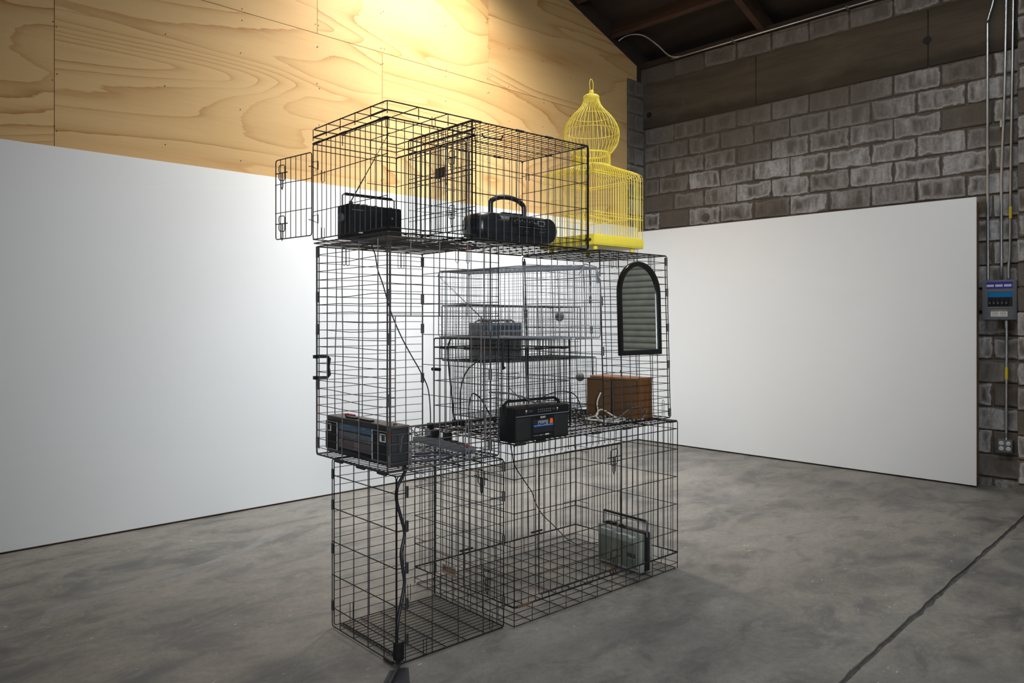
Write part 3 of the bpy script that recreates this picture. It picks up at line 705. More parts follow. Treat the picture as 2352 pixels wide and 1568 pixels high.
MB().tube([(0.008, d - .01, 0.03), (0.008, d - .01, h - .02)], 0.0028, 5).build('corner_post', 'wire_grey', C_)
MB().tube([(w - .006, d - .012, 0.03), (w - .006, d - .012, h - .02)], 0.0032, 5).build('corner_post', 'wire_grey', C_)
clips(C_, [(0.010, 0.004, z) for z in (0.05, 0.30, 0.55, 0.73)] + [(0.004, d - .005, z) for z in (0.06, 0.33, 0.585, 0.735, 0.945)] + [(w - .006, d - .01, z) for z in (0.33, 0.585, 0.735, 0.93)] + [(w - .05, 0, z) for z in (0.06, 0.38, 0.60)], 'z', 0.05, 0.009, 'wire_grey')
hooks(C_, 'y', d, [(0.145, h), (0.165, h), (0.46, h), (0.48, h)], 0.075, 'wire_grey'); hooks(C_, 'y', 0.0, [(0.42, h), (0.52, 0.69), (0.36, h)], 0.085, 'wire_grey')
hd = MB(); hd.tube([(-0.002, d - 0.002, 0.458), (0.045, d - 0.02, 0.458), (0.056, d - 0.02, 0.448), (0.050, d - 0.02, 0.41), (0.056, d - 0.02, 0.372), (0.045, d - 0.02, 0.360), (-0.002, d - 0.002, 0.360)], 0.0075, 8)
for z in (0.458, 0.360): hd.box((-0.014, d - 0.012, z - 0.008), (0.006, d + 0.008, z + 0.008))
hd.build('handle', 'plastic_black', C_, smooth='auto')

# --- middle right crate, standing on its end and leaning a little to the left
D_ = thing('wire_crate', 'black wire crate standing on end at right, arched mirror on its front', 'wire crate', (3.092, 2.527, 0.840), -2.0)
w, d, h = 0.572, 0.592, 0.928
lean = lambda v: (v[0] - 0.036 * v[2] / h, v[1], v[2])
hz = rng(0.0, h, .040)
m = MB(); panel(m, 'y', 0, 0, w, 0.004, h, [0.075, 0.15, 0.225, 0.305, 0.405, 0.46], hz, 0.0023, 0.0018, 0.0027, 0.004); m.build('front_panel', 'wire_dark', D_, xf=lean)
m = MB(); panel(m, 'y', d, 0, w, 0.004, h, rng(0, w, .14), hz, 0.0023, 0.0017, 0.0027, 0.006); m.build('back_panel', 'wire_dark', D_, xf=lean)
m = MB(); panel(m, 'x', 0, 0, d, 0.004, h, rng(0, d, .13), [.11, .25, .385, .52, .655, .79], 0.0023, 0.0021, 0.0030, 0.004); m.build('left_panel', 'wire_dark', D_, xf=lean)
m = MB(); panel(m, 'x', w, 0, d, 0.004, h, rng(0, d, .13), hz, 0.0023, 0.0017, 0.0027, 0.004, -.003); m.build('right_panel', 'wire_dark', D_, xf=lean)
m = MB(); panel(m, 'z', 0.004, 0, w, 0, d, rng(0, w, .115), rng(0, d, .034), 0.0023, 0.0018, 0.0027, 0.002); m.build('floor_panel', 'wire_dark', D_)
m = MB(); panel(m, 'z', h, 0, w, 0, d, rng(0, w, .115), rng(0, d, .036), 0.0022, 0.0018, 0.0034, 0.002); m.build('top_panel', 'wire_dark', D_, xf=lean)
MB().tube([(0.006, 0.006, 0.02), (0.006, 0.006, h - .01)], 0.0036, 6).build('corner_post', 'wire_dark', D_, xf=lean)
MB().tube([(w - .012, 0.004, 0.02), (w - .012, 0.004, h - .01)], 0.0028, 6).build('corner_post', 'wire_dark', D_, xf=lean)
MB().tube([(0.008, d - .008, 0.02), (0.008, d - .008, h - .01)], 0.0042, 6).build('corner_post', 'wire_dark', D_, xf=lean)
MB().tube([(w - .008, d - .008, .02), (w - .008, d - .008, h - .01)], 0.0036, 6).build('corner_post', 'wire_dark', D_, xf=lean)
clips(D_, [lean(p) for p in [(w - .006, 0, z) for z in (0.035, 0.31, 0.52, 0.72, 0.895)] + [(0.004, 0, z) for z in (0.40, 0.66)] + [(0.008, d - .006, z) for z in (0.88, 0.60, 0.38)] + [(w - .008, d - .008, z) for z in (0.69, 0.5)]], 'z', 0.045, 0.0085)
hooks(D_, 'y', -0.003, [(0.06, h), (0.10, h), (0.40, h)], 0.085, 'wire_dark'); hooks(D_, 'y', -0.003, [(0.50, 0.02)], 0.085, 'wire_dark', False)

# --- small black crate behind the boombox, middle of the stack
H_ = thing('wire_crate', 'small black wire crate in the middle of the stack, right behind the cassette boombox', 'wire crate', (2.492, 2.622, 0.8455), 3.4)
w, d, h = 0.470, 0.535, 0.462
for nm, ax, c_, l in (('front_panel', 'y', 0.0, w), ('back_panel', 'y', d, w), ('left_panel', 'x', 0.0, d), ('right_panel', 'x', w, d)):
    m = MB(); panel(m, ax, c_, 0, l, 0.0, h, rng(0, l, .042), [0.11, 0.24, 0.355], 0.0021, 0.002, 0.0034, 0.002)
    m.tube([put(ax, c_, 0, 0.415), put(ax, c_, l, 0.415)], 0.0038, 6)
    o = m.build(nm, 'wire_black', H_)
    if nm in ('front_panel', 'left_panel'):
        for b in (0.17, 0.30): 
            k = MB(); k.tube([put(ax, c_ - .004, 0, b), put(ax, c_ - .004, .07, b), put(ax, c_ - .004, .07, b - .025), put(ax, c_ - .004, 0, b - .025)], 0.0017, 5); k.build('hook', 'wire_black', o)
m = MB(); panel(m, 'z', 0.002, 0, w, 0, d, rng(0, w, .11), rng(0, d, .05), 0.002, 0.002, 0.0026); m.build('floor_panel', 'wire_black', H_)
m = MB(); panel(m, 'z', h, 0, w, 0, d, rng(0, w, .11), rng(0, d, .045), 0.0022, 0.002, 0.0036); m.build('top_panel', 'wire_black', H_)
clips(H_, [(0.0, y, 0.415) for y in (0.06, 0.28, 0.46)], 'y', 0.05, 0.0075); clips(H_, [(x, 0.0, 0.415) for x in (0.05, 0.22, 0.42)], 'x', 0.045, 0.0075)
m = MB(); m.tube([(0.0, 0.02, 0.452), (-0.022, 0.012, 0.450), (-0.028, 0.012, 0.43), (-0.028, 0.012, 0.345), (-0.022, 0.012, 0.325), (-0.010, 0.016, 0.33)], 0.006, 8); m.build('handle', 'plastic_black', H_, smooth='auto')
clips(H_, [(-0.004, d - 0.02, 0.30)], 'y', 0.06, 0.009, 'plastic_black', 'rubber_grip')

# --- galvanized live traps of fine mesh
def trap(label, loc, rz, w, d, h, ms, material, long_axis, wr_=0.0011, fr=0.0042):
    t = thing('mesh_trap', label, 'mesh cage', loc, rz, 'fine mesh cages inside the stack')
    for nm, ax, c_, l, hh, b0 in (('front_panel', 'y', 0.0, w, h, 0), ('back_panel', 'y', d, w, h, 0), ('left_panel', 'x', 0.0, d, h, 0), ('right_panel', 'x', w, d, h, 0)):
        m = MB(); panel(m, ax, c_, 0, l, 0, hh, rng(0, l, ms), rng(0, hh, ms * 1.15), wr_, wr_, fr * 0.6, 0.0015, 0.002, n=4); m.build(nm, material, t)
    for nm, z in (('floor_panel', 0.0), ('top_panel', h)):
        m = MB(); panel(m, 'z', z, 0, w, 0, d, rng(0, w, ms), rng(0, d, ms), wr_, wr_, fr, 0.0012, 0.002, n=4); m.build(nm, material, t)
    return t
E_ = trap('silver wire-mesh trap lying on the small black crate, uppermost of the mesh cages', (2.663, 2.353, 1.3160), 14.0, 0.275, 0.800, 0.342, 0.026, 'galvanized', 'y')
m = MB(); m.tube([(0.02, -0.012, 0.30), (0.05, -0.02, 0.335), (0.06, -0.02, 0.352), (0.20, -0.015, 0.346), (0.22, -0.015, 0.30), (0.235, -0.02, 0.285), (0.25, -0.01, 0.30)], 0.003, 6); m.build('door_handle', 'galvanized', E_)
box('door_plate', (0.225, -0.006, 0.27), (0.256, -0.003, 0.325), 'galvanized', E_)
m = MB(); m.tube([(0.14, 0.02, 0.352), (0.14, 0.4, 0.362), (0.14, 0.79, 0.352)], 0.0035, 6); m.build('trip_rod', 'galvanized', E_)
F_ = trap('dull dark wire-mesh trap behind the small crate, with a grey radio inside', (2.765, 3.212, 1.1690), 0.0, 0.925, 0.262, 0.318, 0.0265, 'galvanized_dull', 'x', 0.0011, 0.0050)
G_ = trap('bluish wire-mesh trap lowest at the back of the stack, behind the wooden speaker', (2.850, 3.205, 0.8450), 0.0, 0.99, 0.262, 0.316, 0.0265, 'galvanized_blue', 'x', 0.0010, 0.0040)

# --- top left crate upside down, door swung open
I_ = thing('wire_crate', 'small black wire crate at the top left of the stack with its door swung open', 'wire crate', (1.765, 2.572, 1.750), -2.0)
w, d, h = 0.462, 0.640, 0.545; TT = 0.478
m = MB(); panel(m, 'x', 0, 0, d, 0.03, TT, rng(0, d, .043), [0.16, 0.33], 0.0019, 0.002, 0.0027, 0.002); m.build('left_panel', 'wire_black', I_)
m = MB(); panel(m, 'x', w, 0, d, 0.03, TT, rng(0, d, .043), [0.16, 0.33], 0.0019, 0.002, 0.0027, 0.002, -.003); m.build('right_panel', 'wire_black', I_)
m = MB(); panel(m, 'y', 0, 0, w, 0.03, TT, rng(0, w, .042), [0.14, 0.26, 0.36], 0.0019, 0.0018, 0.0027, 0.002)
k = [(w - .12, -.004, .27), (w - .16, -.004, .27), (w - .165, -.004, .24), (w - .16, -.004, .215), (w - .12, -.004, .215)]; m.tube(k, 0.002, 5)
m.build('front_panel', 'wire_black', I_)
m = MB(); panel(m, 'y', d, 0, w, 0.03, TT, [x for x in rng(0, w, .042) if x > 0.30], [], 0.0019, 0.0018, 0.0027)
for z in (0.16, 0.33, 0.45): m.tube([(0.29, d, z), (w, d, z)], 0.002, 5)
m.tube([(0, d, 0.45), (w, d, 0.45)], 0.0022, 5); m.build('back_panel', 'wire_black', I_)
m = MB(); panel(m, 'z', 0.012, 0, w, 0, d, rng(0, w, .11), rng(0, d, .043), 0.0020, 0.0017, 0.0030, 0.001); m.tube([(0, 0, .03), (w, 0, .03), (w, d, .03), (0, d, .03)], 0.0026, 5, closed=True); m.build('floor_panel', 'wire_black', I_)
m = MB(); panel(m, 'z', h, 0, w, 0, d, rng(0, w, .153), rng(0, d, .128), 0.0021, 0.0021, 0.0029)
for y in [0] + rng(0, d, .128) + [d]:
    for x in (0, w): m.tube([(x, y, TT + 0.015), (x, y, h)], 0.0021, 5)
for x in rng(0, w, .153):
    for y in (0, d): m.tube([(x, y, TT + 0.015), (x, y, h)], 0.0021, 5)
m.tube([(0, 0, TT + .03), (w, 0, TT + .03), (w, d, TT + .03), (0, d, TT + .03)], 0.0028, 5, closed=True)
m.build('tray_basket', 'wire_black', I_)
m = MB(); m.tube([(0, 0, TT), (0, d, TT)], 0.0048, 6); m.tube([(w, 0, TT), (w, d, TT)], 0.0040, 6); m.tube([(0, 0, TT), (w, 0, TT)], 0.0032, 6); m.build('top_rail', 'wire_black', I_)
clips(I_, [(0, y, TT) for y in (0.04, 0.36, 0.60)] + [(w, y, TT) for y in (0.05, 0.5)], 'y', 0.055, 0.006)
clips(I_, [(0, 0.07, TT + .03), (0, .57, TT + .03)], 'y', 0.12, 0.0042, 'clip_black', 'hinge_bar')
hooks(I_, 'y', 0.0, [(0.0, TT), (w * .5, TT + .04), (w, TT + .02)], 0.04); hooks(I_, 'y', d, [(0.05, 0.36), (0.05, 0.09)], 0.05)
# open door: hinged on the far left upright, swung out past the left side
dt = radians(98); dx, dy = cos(dt), sin(dt)
m = MB(); panel(m, 'y', 0, 0, 0.30, 0.05, 0.44, rng(0, 0.30, .042), [0.178, 0.318], 0.0019, 0.002, 0.0028, 0.002)
od = m.build('open_door', 'wire_black', I_, xf=lambda v: (-0.004 + v[0] * dx - v[1] * dy, d + 0.006 + v[0] * dy + v[1] * dx, v[2]))
for zc in (0.375, 0.125):
    k = latch(od, 'y', 0.0, 0.26, zc, 1, 0.95); k.data.transform(Matrix.Translation((-0.004, d + 0.006, 0)) @ Matrix.Rotation(dt, 4, 'Z'))
    q = MB(); q.tube([(-.02, d - .03, zc + .01), (.01, d - .03, zc + .02), (.01, d - .03, zc - .02), (-.02, d - .03, zc - .01), (-.012, d + .02, zc)], 0.0021, 5); q.build('hinge_loop', 'wire_black', I_)

# --- top right crate
J_ = thing('wire_crate', 'black wire crate at the top centre of the stack holding a rounded boombox', 'wire crate', (2.287, 2.652, 1.7765), -2.2)
w, d, h = 0.790, 0.520, 0.548
m = MB(); panel(m, 'y', 0, 0, w, 0.0, h, rng(0, w, .050), [0.05, 0.10, 0.215, 0.345, 0.455], 0.0018, 0.0019, 0.0027, 0.002); fpj = m.build('front_panel', 'wire_black', J_)
m = MB(); panel(m, 'y', d, 0, w, 0.0, h, rng(0, w, .050), [0.05, 0.19, 0.33, 0.45], 0.0018, 0.0019, 0.0027, 0.002); m.build('back_panel', 'wire_black', J_)
m = MB(); panel(m, 'x', 0, 0, d, 0.0, h, rng(0, d, .036), [0.07, 0.13, 0.30, 0.345, 0.45], 0.0021, 0.002, 0.0034, 0.002)
m.tube([(0, 0, h - .045), (0, d, h - .045)], 0.0046, 6); lj = m.build('left_panel', 'wire_black', J_)
m = MB(); panel(m, 'x', 0.012, 0.06, d - 0.05, 0.05, 0.47, rng(0, d, .045), [0.19, 0.33], 0.0020, 0.002, 0.0030, 0.002); dj = m.build('door', 'wire_black', J_)
latch(dj, 'x', 0.008, 0.16, 0.40, 1, 0.8); latch(dj, 'x', 0.008, 0.16, 0.14, 1, 0.8)
m = MB(); panel(m, 'x', w, 0, d, 0.0, h, rng(0, d, .050), [0.05, 0.22, 0.36, 0.46], 0.0019, 0.002, 0.0030, 0.002, -.003); m.build('right_panel', 'wire_black', J_)
m = MB(); panel(m, 'z', h, 0, w, 0, d, rng(0, w, .0335), rng(0, d, .105), 0.0018, 0.0020, 0.0034, 0.0015); tj = m.build('top_panel', 'wire_black', J_)
MB().tube([(0.20, 0.17, h + .004), (0.205, 0.165, h - .014), (0.30, 0.14, h - .018), (0.31, 0.14, h + .004)], 0.0045, 6).build('handle', 'plastic_black', tj, smooth='auto')
m = MB(); panel(m, 'z', 0.003, 0, w, 0, d, rng(0, w, .11), rng(0, d, .05), 0.0020, 0.0020, 0.0027); m.build('floor_panel', 'wire_black', J_)
MB().tube([(0.004, 0.004, 0), (0.004, 0.004, h)], 0.0046, 6).build('corner_post', 'wire_black', J_)
MB().tube([(w - .004, 0.004, 0), (w - .004, 0.004, h)], 0.0032, 6).build('corner_post', 'wire_black', J_)
clips(J_, [(x, 0, h) for x in (0.03, 0.30, 0.50, 0.76)], 'x', 0.05, 0.006); clips(J_, [(w, y, h) for y in (0.06, 0.3)], 'y', 0.045, 0.006); clips(J_, [(x, d, h) for x in (0.35, 0.6)], 'x', 0.05, 0.006)
clips(J_, [(w, 0.0, 0.055), (0.40, 0.0, 0.10)], 'x', 0.03, 0.008)
box('name_plate', (-0.004, 0.195, 0.315), (-0.002, 0.285, 0.365), 'tag_brown', lj)
m = MB(); m.tube([(0.335, -0.006, 0.31), (0.335, -0.006, 0.345), (0.355, -0.006, 0.345), (0.355, -0.006, 0.31)], 0.0018, 5); m.build('hook', 'wire_black', fpj)

# ------------------------------------------------------------------ yellow bird cage
Y_ = thing('bird_cage', 'bright yellow onion-domed bird cage standing on top of the stack', 'bird cage', (3.312, 2.800, 1.7775), -2.0)
S = 0.205
ft = None
for (sx, sy) in ((-.75, -.82), (.75, -.82), (.75, .82), (-.75, .82)):
    if ft is None: ft = o = MB().lathe([(0.002, 0.0), (0.010, 0.003), (0.014, 0.012), (0.014, 0.018), (0.009, 0.026), (0.003, 0.028)], 14).build('ball_foot', 'yellow', Y_, smooth=True)
    else: o = ft.copy(); COL.objects.link(o)
    o.location = (sx * S, sy * S, 0)
tr = box('tray', (-S - .004, -S - .004, 0.028), (S + .004, S + .004, 0.085), 'yellow', Y_, 0.003)
box('drawer_front', (-S + .004, -S - .008, 0.036), (S - .004, -S - .003, 0.082), 'yellow', tr, 0.002)
ZS = 0.425; RC = 0.106; ZC = 0.505
def bars(name, pts_list, r=0.0019, n=5):
    m = MB()
    for p in pts_list: m.tube(p, r, n)
    return m.build(name, 'yellow', Y_)
for nm, fn in (('front_bars', lambda t, o: (t, -S + o)), ('back_bars', lambda t, o: (t, S - o)), ('left_bars', lambda t, o: (-S + o, t)), ('right_bars', lambda t, o: (S - o, t))):
    L = []
    N = 21
    for i in range(N + 1):
        t = -S + 2 * S * i / N
        pl = [fn(t, 0) + (0.085,), fn(t, 0) + (ZS,)]
        # shoulder: the bar bends over and runs in to the collar
        x, y = fn(t, 0); ang_ = math.atan2(y, x); cx_, cy_ = RC * cos(ang_), RC * sin(ang_)
        for k in range(1, 7):
            u = k / 6
            q = (1 - cos(u * pi / 2)) ** .8; z = ZS + 0.050 * sin(u * pi / 2) ** .8 + 0.022 * u ** 3
            pl.append((x + (cx_ - x) * (0.06 * u + 0.94 * q ** 1.2), y + (cy_ - y) * (0.06 * u + 0.94 * q ** 1.2), z))
        L.append(pl)
    bars(nm, L)
m = MB()
for z in (ZS, ZS - 0.012): m.tube([(-S, -S, z), (S, -S, z), (S, S, z), (-S, S, z)], 0.0034, 6, closed=True)
m.tube([(-S, -S, 0.205), (S, -S, 0.205), (S, S, 0.205), (-S, S, 0.205)], 0.0034, 6, closed=True)
m.tube([(-S, -S, 0.190), (S, -S, 0.190)], 0.0026, 6)
m.build('rails', 'yellow', Y_)
m = MB()
for z in (ZC - .008, ZC + .062): m.tube([((RC - .001) * cos(2 * pi * k / 40), (RC - .001) * sin(2 * pi * k / 40), z) for k in range(40)], 0.0055, 6, closed=True)
m.build('collar_rings', 'yellow', Y_, smooth=True)
MB_c = MB()
for k in range(48):
    a = 2 * pi * k / 48; MB_c.tube([(RC * cos(a), RC * sin(a), ZC - .01), (RC * cos(a), RC * sin(a), ZC + .065)], 0.0018, 4)
MB_c.build('collar_bars', 'yellow', Y_)
dome = [(RC, ZC + .062), (0.126, ZC + .085), (0.148, ZC + .120), (0.1585, ZC + .165), (0.154, ZC + .205), (0.136, ZC + .245), (0.106, ZC + .285), (0.078, ZC + .313), (0.058, ZC + .338), (0.046, ZC + .365), (0.041, ZC + .385)]
L = []
for k in range(40):
    a = 2 * pi * k / 40; L.append(curve_pts([(r * cos(a), r * sin(a), z) for r, z in dome], 2))
bars('dome_bars', L, 0.0016)
m = MB()
for (r, z) in ((0.112, ZC + .279), (0.1555, ZC + .19)): m.tube([(r * cos(2 * pi * k / 36), r * sin(2 * pi * k / 36), z) for k in range(36)], 0.0017, 5, closed=True)
m.build('dome_rings', 'yellow', Y_)
cp = MB().lathe([(0.036, ZC + .372), (0.044, ZC + .376), (0.047, ZC + .386), (0.044, ZC + .395), (0.040, ZC + .398), (0.030, ZC + .402), (0.012, ZC + .406)], 26).build('cap', 'yellow', Y_, smooth=True)
MB().lathe([(0.004, ZC + .402), (0.012, ZC + .406), (0.0145, ZC + .416), (0.012, ZC + .427), (0.004, ZC + .430)], 16).build('finial_ball', 'yellow', cp, smooth=True)
MB().tube([(0.026 * sin(2 * pi * k / 28) * .75, 0.026 * sin(2 * pi * k / 28) * .75 * 0.2, ZC + .457 + 0.034 * cos(2 * pi * k / 28)) for k in range(28)], 0.0022, 6, closed=True).build('hanging_ring', 'yellow', cp, smooth=True)
for (y, z) in ((-0.08, 0.195), (0.06, 0.205)): MB().tube([(-S, y - .04, z), (S, y + .04, z)], 0.006, 8).build('perch', 'yellow', Y_, smooth=True)

# ------------------------------------------------------------------ mirror
def arch(w, z0, zs, zt, n=18):
    return [(-w, z0), (w, z0)] + [(w * cos(pi * k / n), zs + (zt - zs) * sin(pi * k / n)) for k in range(n + 1)]
Mr = thing('arched_mirror', 'arched mirror in a black frame hung on the front of a wire crate', 'mirror', (3.362, 2.482, 1.213), -2.0)
Lm = lambda v: (v[0] - 0.036 * v[2] / 0.928, v[1], v[2])
MB().ring(arch(0.178, 0, 0.335, 0.507), arch(0.153, 0.027, 0.335, 0.481), 0.0, 0.022).build('frame', 'mirror_frame', Mr, 0.004, 2, xf=Lm)
MB().prism(arch(0.155, 0.025, 0.335, 0.483), 0.012, 0.016).build('glass', 'mirror_glass', Mr, xf=Lm)

# ------------------------------------------------------------------ radios and boomboxes
def knob(name, c, axis, r, L, material, parent, n=16):
    R = {'x': Matrix.Rotation(radians(-90), 4, 'Y'), 'y': Matrix.Rotation(radians(90), 4, 'X'), 'z': Matrix.Identity(4)}[axis]
    return MB().lathe([(r, 0), (r, L * .8), (r * .85, L)], n, Matrix.Translation(c) @ R).build(name, material, parent, smooth='auto')
def antenna(parent, p, q, material='chrome'):
    p, q = Vector(p), Vector(q); m = MB()
    m.tube([p, p.lerp(q, .33)], 0.0030, 8); m.tube([p.lerp(q, .33), p.lerp(q, .66)], 0.0022, 8); m.tube([p.lerp(q, .66), q], 0.0015, 8)
    o = m.build('antenna', material, parent, smooth='auto'); MB().tube([q, q + (q - p).normalized() * 0.008], 0.0030, 8).build('tip', material, o, smooth='auto'); return o

# small black radio, top left crate
R1 = thing('portable_radio', 'small black portable radio with raised antenna in the top left crate', 'radio', (1.803, 2.930, 1.7695), -2.0)
w, d, h = 0.282, 0.098, 0.150
bd = box('body', (0, 0, 0), (w, d, h), 'plastic_black', R1, 0.006, 2)
box('back_cover', (0.012, -0.004, 0.004), (w - .002, 0.01, h - .018), 'plastic_black', bd, 0.004)
box('trim_line', (0.016, -0.0046, h - .026), (0.075, -0.0036, h - .0235), 'print_grey', bd)
box('rating_print', (0.052, -0.0048, 0.022), (0.071, -0.0036, 0.028), 'print_white', bd); box('rating_print', (0.045, -0.0048, 0.023), (0.050, -0.0036, 0.0245), 'print_grey', bd); box('rating_print', (0.045, -0.0048, 0.0275), (0.050, -0.0036, 0.029), 'print_grey', bd)
box('top_trim', (0.004, 0.002, h), (w - .004, 0.03, h + .002), 'chrome', bd)
for x in (0.055, 0.082, 0.095, 0.145, 0.225): box('button', (x, 0.012, h + .0015), (x + .012, 0.024, h + .007), 'plastic_dark', bd, 0.001)
k = knob('tuning_knob', (-0.001, d * .55, h * .62), 'x', 0.021, 0.012, 'plastic_grey', R1)
knob('screw', (w - .055, -0.003, h - .048), 'y', 0.005, 0.004, 'steel_conduit', R1, 10)
hd = MB(); hd.tube([(0.018, d * .6, h + .052), (w - .020, d * .6, h + .052)], 0.0085, 4, up=(0, 1, 0)); ho = hd.build('handle', 'plastic_black', R1)
hd = MB(); hd.tube([(0.004, d * .6, h - .01), (0.004, d * .6, h + .045), (0.018, d * .6, h + .054)], 0.004, 6); hd.tube([(w - .004, d * .6, h - .01), (w - .004, d * .6, h + .045), (w - .018, d * .6, h + .054)], 0.004, 6); hd.build('handle_arms', 'plastic_grey', ho)
antenna(R1, (0.020, 0.012, h + .012), (0.215, 0.010, h + .345))
knob('antenna_base', (0.020, 0.012, h), 'z', 0.009, 0.014, 'plastic_dark', R1)

# rounded boombox, top centre crate
R2 = thing('rounded_boombox', 'rounded black boombox with an arched handle in the top centre crate', 'boombox', (2.672, 2.800, 1.7865), -4.0)
def ovoid(L, D, Hh, n=28, secs=26, e=2.7):
    m = MB(); b0 = 0
    for i in range(secs + 1):
        t = -1 + 2 * i / secs
        s = (1 - abs(t) ** 5.0) ** 0.42 if abs(t) < 1 else 0.0
        s = max(s, 0.02)
        for k in range(n):
            a = 2 * pi * k / n; c, s_ = cos(a), sin(a)
            y = D / 2 * (0.62 + 0.38 * s) * s ** .35 * math.copysign(abs(c) ** (2 / e), c); z = Hh / 2 * (0.70 + 0.30 * s) * s ** .35 * math.copysign(abs(s_) ** (2 / e), s_)
            m.v.append((L / 2 * t, y, max(z + Hh / 2, 0.004)))
    for i in range(secs):
        for k in range(n):
            k2 = (k + 1) % n; m.f.append((i * n + k, i * n + k2, (i + 1) * n + k2, (i + 1) * n + k))
    m.f.append(tuple(reversed(range(n)))); m.f.append(tuple(secs * n + k for k in range(n)))
    return m
bd = ovoid(0.540, 0.200, 0.152).build('body', 'plastic_soft', R2, smooth=True)
cp = MB(); cp.box((-0.075, -0.104, 0.085), (0.150, -0.080, 0.128)); cp.build('control_panel', 'plastic_black', bd, 0.004)
for i in range(9): knob('button', (-0.055 + i * .016, -0.1035, 0.108 + .005 * (i % 2)), 'y', 0.0045, 0.003, 'plastic_grey', bd, 8)
for z in (0.0985,):
    for i in range(7): box('button', (-0.06 + i * .02, -0.106, z - .006), (-0.047 + i * .02, -0.103, z - .002), 'plastic_dark', bd)
MB().ring([(0.098, .092), (0.142, .092), (0.142, .120), (0.092, .120)], [(0.104, .097), (0.137, .097), (0.137, .115), (0.100, .115)], -0.108, -0.103).build('display_frame', 'print_grey', bd)
box('cassette_door', (-0.03, -0.1035, 0.040), (0.095, -0.090, 0.082), 'plastic_black', bd, 0.004)
box('cassette_lip', (-0.035, -0.106, 0.080), (0.152, -0.10, 0.084), 'plastic_grey', bd, 0.001)
for i in range(3): box('print_mark', (0.012 + .009 * i, -0.1045, 0.058), (0.016 + .009 * i, -0.1033, 0.061), 'print_grey', bd)
for i in range(4): box('print_mark', (0.11 + .010 * i, -0.1025, 0.062 + .002 * (i % 2)), (0.115 + .010 * i, -0.1005, 0.065 + .002 * (i % 2)), 'print_grey', bd)
for i in range(4): box('tape_key', (-0.075 + .034 * i, -0.035, 0.150), (-0.047 + .034 * i, -0.012, 0.158), 'plastic_black', bd, 0.002)
for s in (-1, 1):
    MB().lathe([(0.068, 0.0), (0.070, 0.006), (0.060, 0.008)], 24, Matrix.Translation((0.178 * s, -0.086, 0.076)) @ Matrix.Rotation(radians(90), 4, 'X') @ Matrix.Diagonal((0.9, 0.9, 1, 1))).build('speaker_grille', 'plastic_soft', bd, smooth='auto')
hp = curve_pts([(-0.108, 0.02, 0.12), (-0.110, 0.02, 0.20), (-0.100, 0.02, 0.222), (-0.055, 0.02, 0.240), (0.0, 0.02, 0.245), (0.055, 0.02, 0.238), (0.098, 0.02, 0.218), (0.110, 0.02, 0.196), (0.108, 0.02, 0.12)], 4)
MB().tube(hp, 0.011, 10, ry=0.013).build('handle', 'plastic_soft', R2, smooth=True)
antenna(R2, (0.10, 0.07, 0.145), (0.115, 0.075, 0.60))

# twin cassette boombox, middle left crate (front looks to the left side of the crate)
R3 = thing('cassette_boombox', 'long black twin-deck cassette boombox with white speaker badges at left', 'boombox', (1.812, 2.612, 0.7895), -1.5)
L, D, Hh = 0.545, 0.090, 0.168
bd = box('body', (0.004, 0, 0), (D, L, Hh), 'plastic_dark', R3, 0.005, 2)
box('top_cover', (0.0, -0.002, Hh - .016), (D + .002, L + .002, Hh + .002), 'plastic_brown', bd, 0.003)
for (a, b) in ((0.008, 0.135), (L - .115, L - .006)):
    s = box('speaker', (-0.008, a, 0.018), (0.006, b, Hh - .020), 'grille', R3, 0.003)
    MB().tube([(-0.0088, a + .002, 0.020), (-0.0088, b - .002, 0.020), (-0.0088, b - .002, Hh - .022), (-0.0088, a + .002, Hh - .022)], 0.0013, 5, closed=True).build('chrome_rim', 'print_white', s)
    y0 = a + .022 if a < .1 else a + .058
    bg = box('badge', (-0.0098, y0, Hh - .066), (-0.0080, y0 + .044, Hh - .032), 'print_white', s)
    box('badge_inset', (-0.0104, y0 + .004, Hh - .062), (-0.0094, y0 + .028, Hh - .036), 'grille', bg)
    box('badge_bar', (-0.0108, y0 + .012, Hh - .062), (-0.0102, y0 + .014, Hh - .036), 'print_grey' if a < .1 else 'print_red', bg)
    text_mesh('badge_print', '2', 0.014, 'print_grey', bg, (-0.0102, y0 + .036, Hh - .046), (radians(90), 0, radians(-90)), 0.0003)
fpz = box('tuner_window', (-0.0035, 0.140, Hh - .052), (0.006, L - .120, Hh - .022), 'window_blue', R3, 0.002)
box('dial_scale', (-0.0042, 0.145, Hh - .044), (-0.0033, L - .125, Hh - .034), 'print_sky', fpz)
for y in (0.20, 0.345): box('print_mark', (-0.0044, y, Hh - .030), (-0.0034, y + .022, Hh - .027), 'print_grey', fpz)
for i, (a, b) in enumerate(((0.142, 0.283), (0.287, 0.425))):
    dd = box('cassette_door', (-0.0045, a, 0.036), (0.006, b, Hh - .056), 'plastic_grey', R3, 0.002)
    box('tape_window', (-0.0052, a + .003, 0.040), (-0.0042, b - .040, 0.074), 'window_mauve', dd); box('tape_window', (-0.0052, b - .036, 0.040), (-0.0042, b - .006, 0.074), 'tape_pink', dd)
    box('divider', (-0.0060, b - .040, 0.038), (-0.0042, b - .036, Hh - .058), 'print_red' if i else 'grille', dd)
    box('door_seam', (-0.0056, a, 0.076), (-0.0044, b, 0.079), 'grille', dd)
    MB().prism([(a + .014, 0.083), (a + .030, 0.083), (a + .022, 0.100)], -0.0054, -0.0044, 'x').build('blue_arrow', 'print_sky', dd)
box('bottom_strip', (-0.002, 0.142, 0.012), (0.006, 0.425, 0.030), 'plastic_black', R3, 0.001)
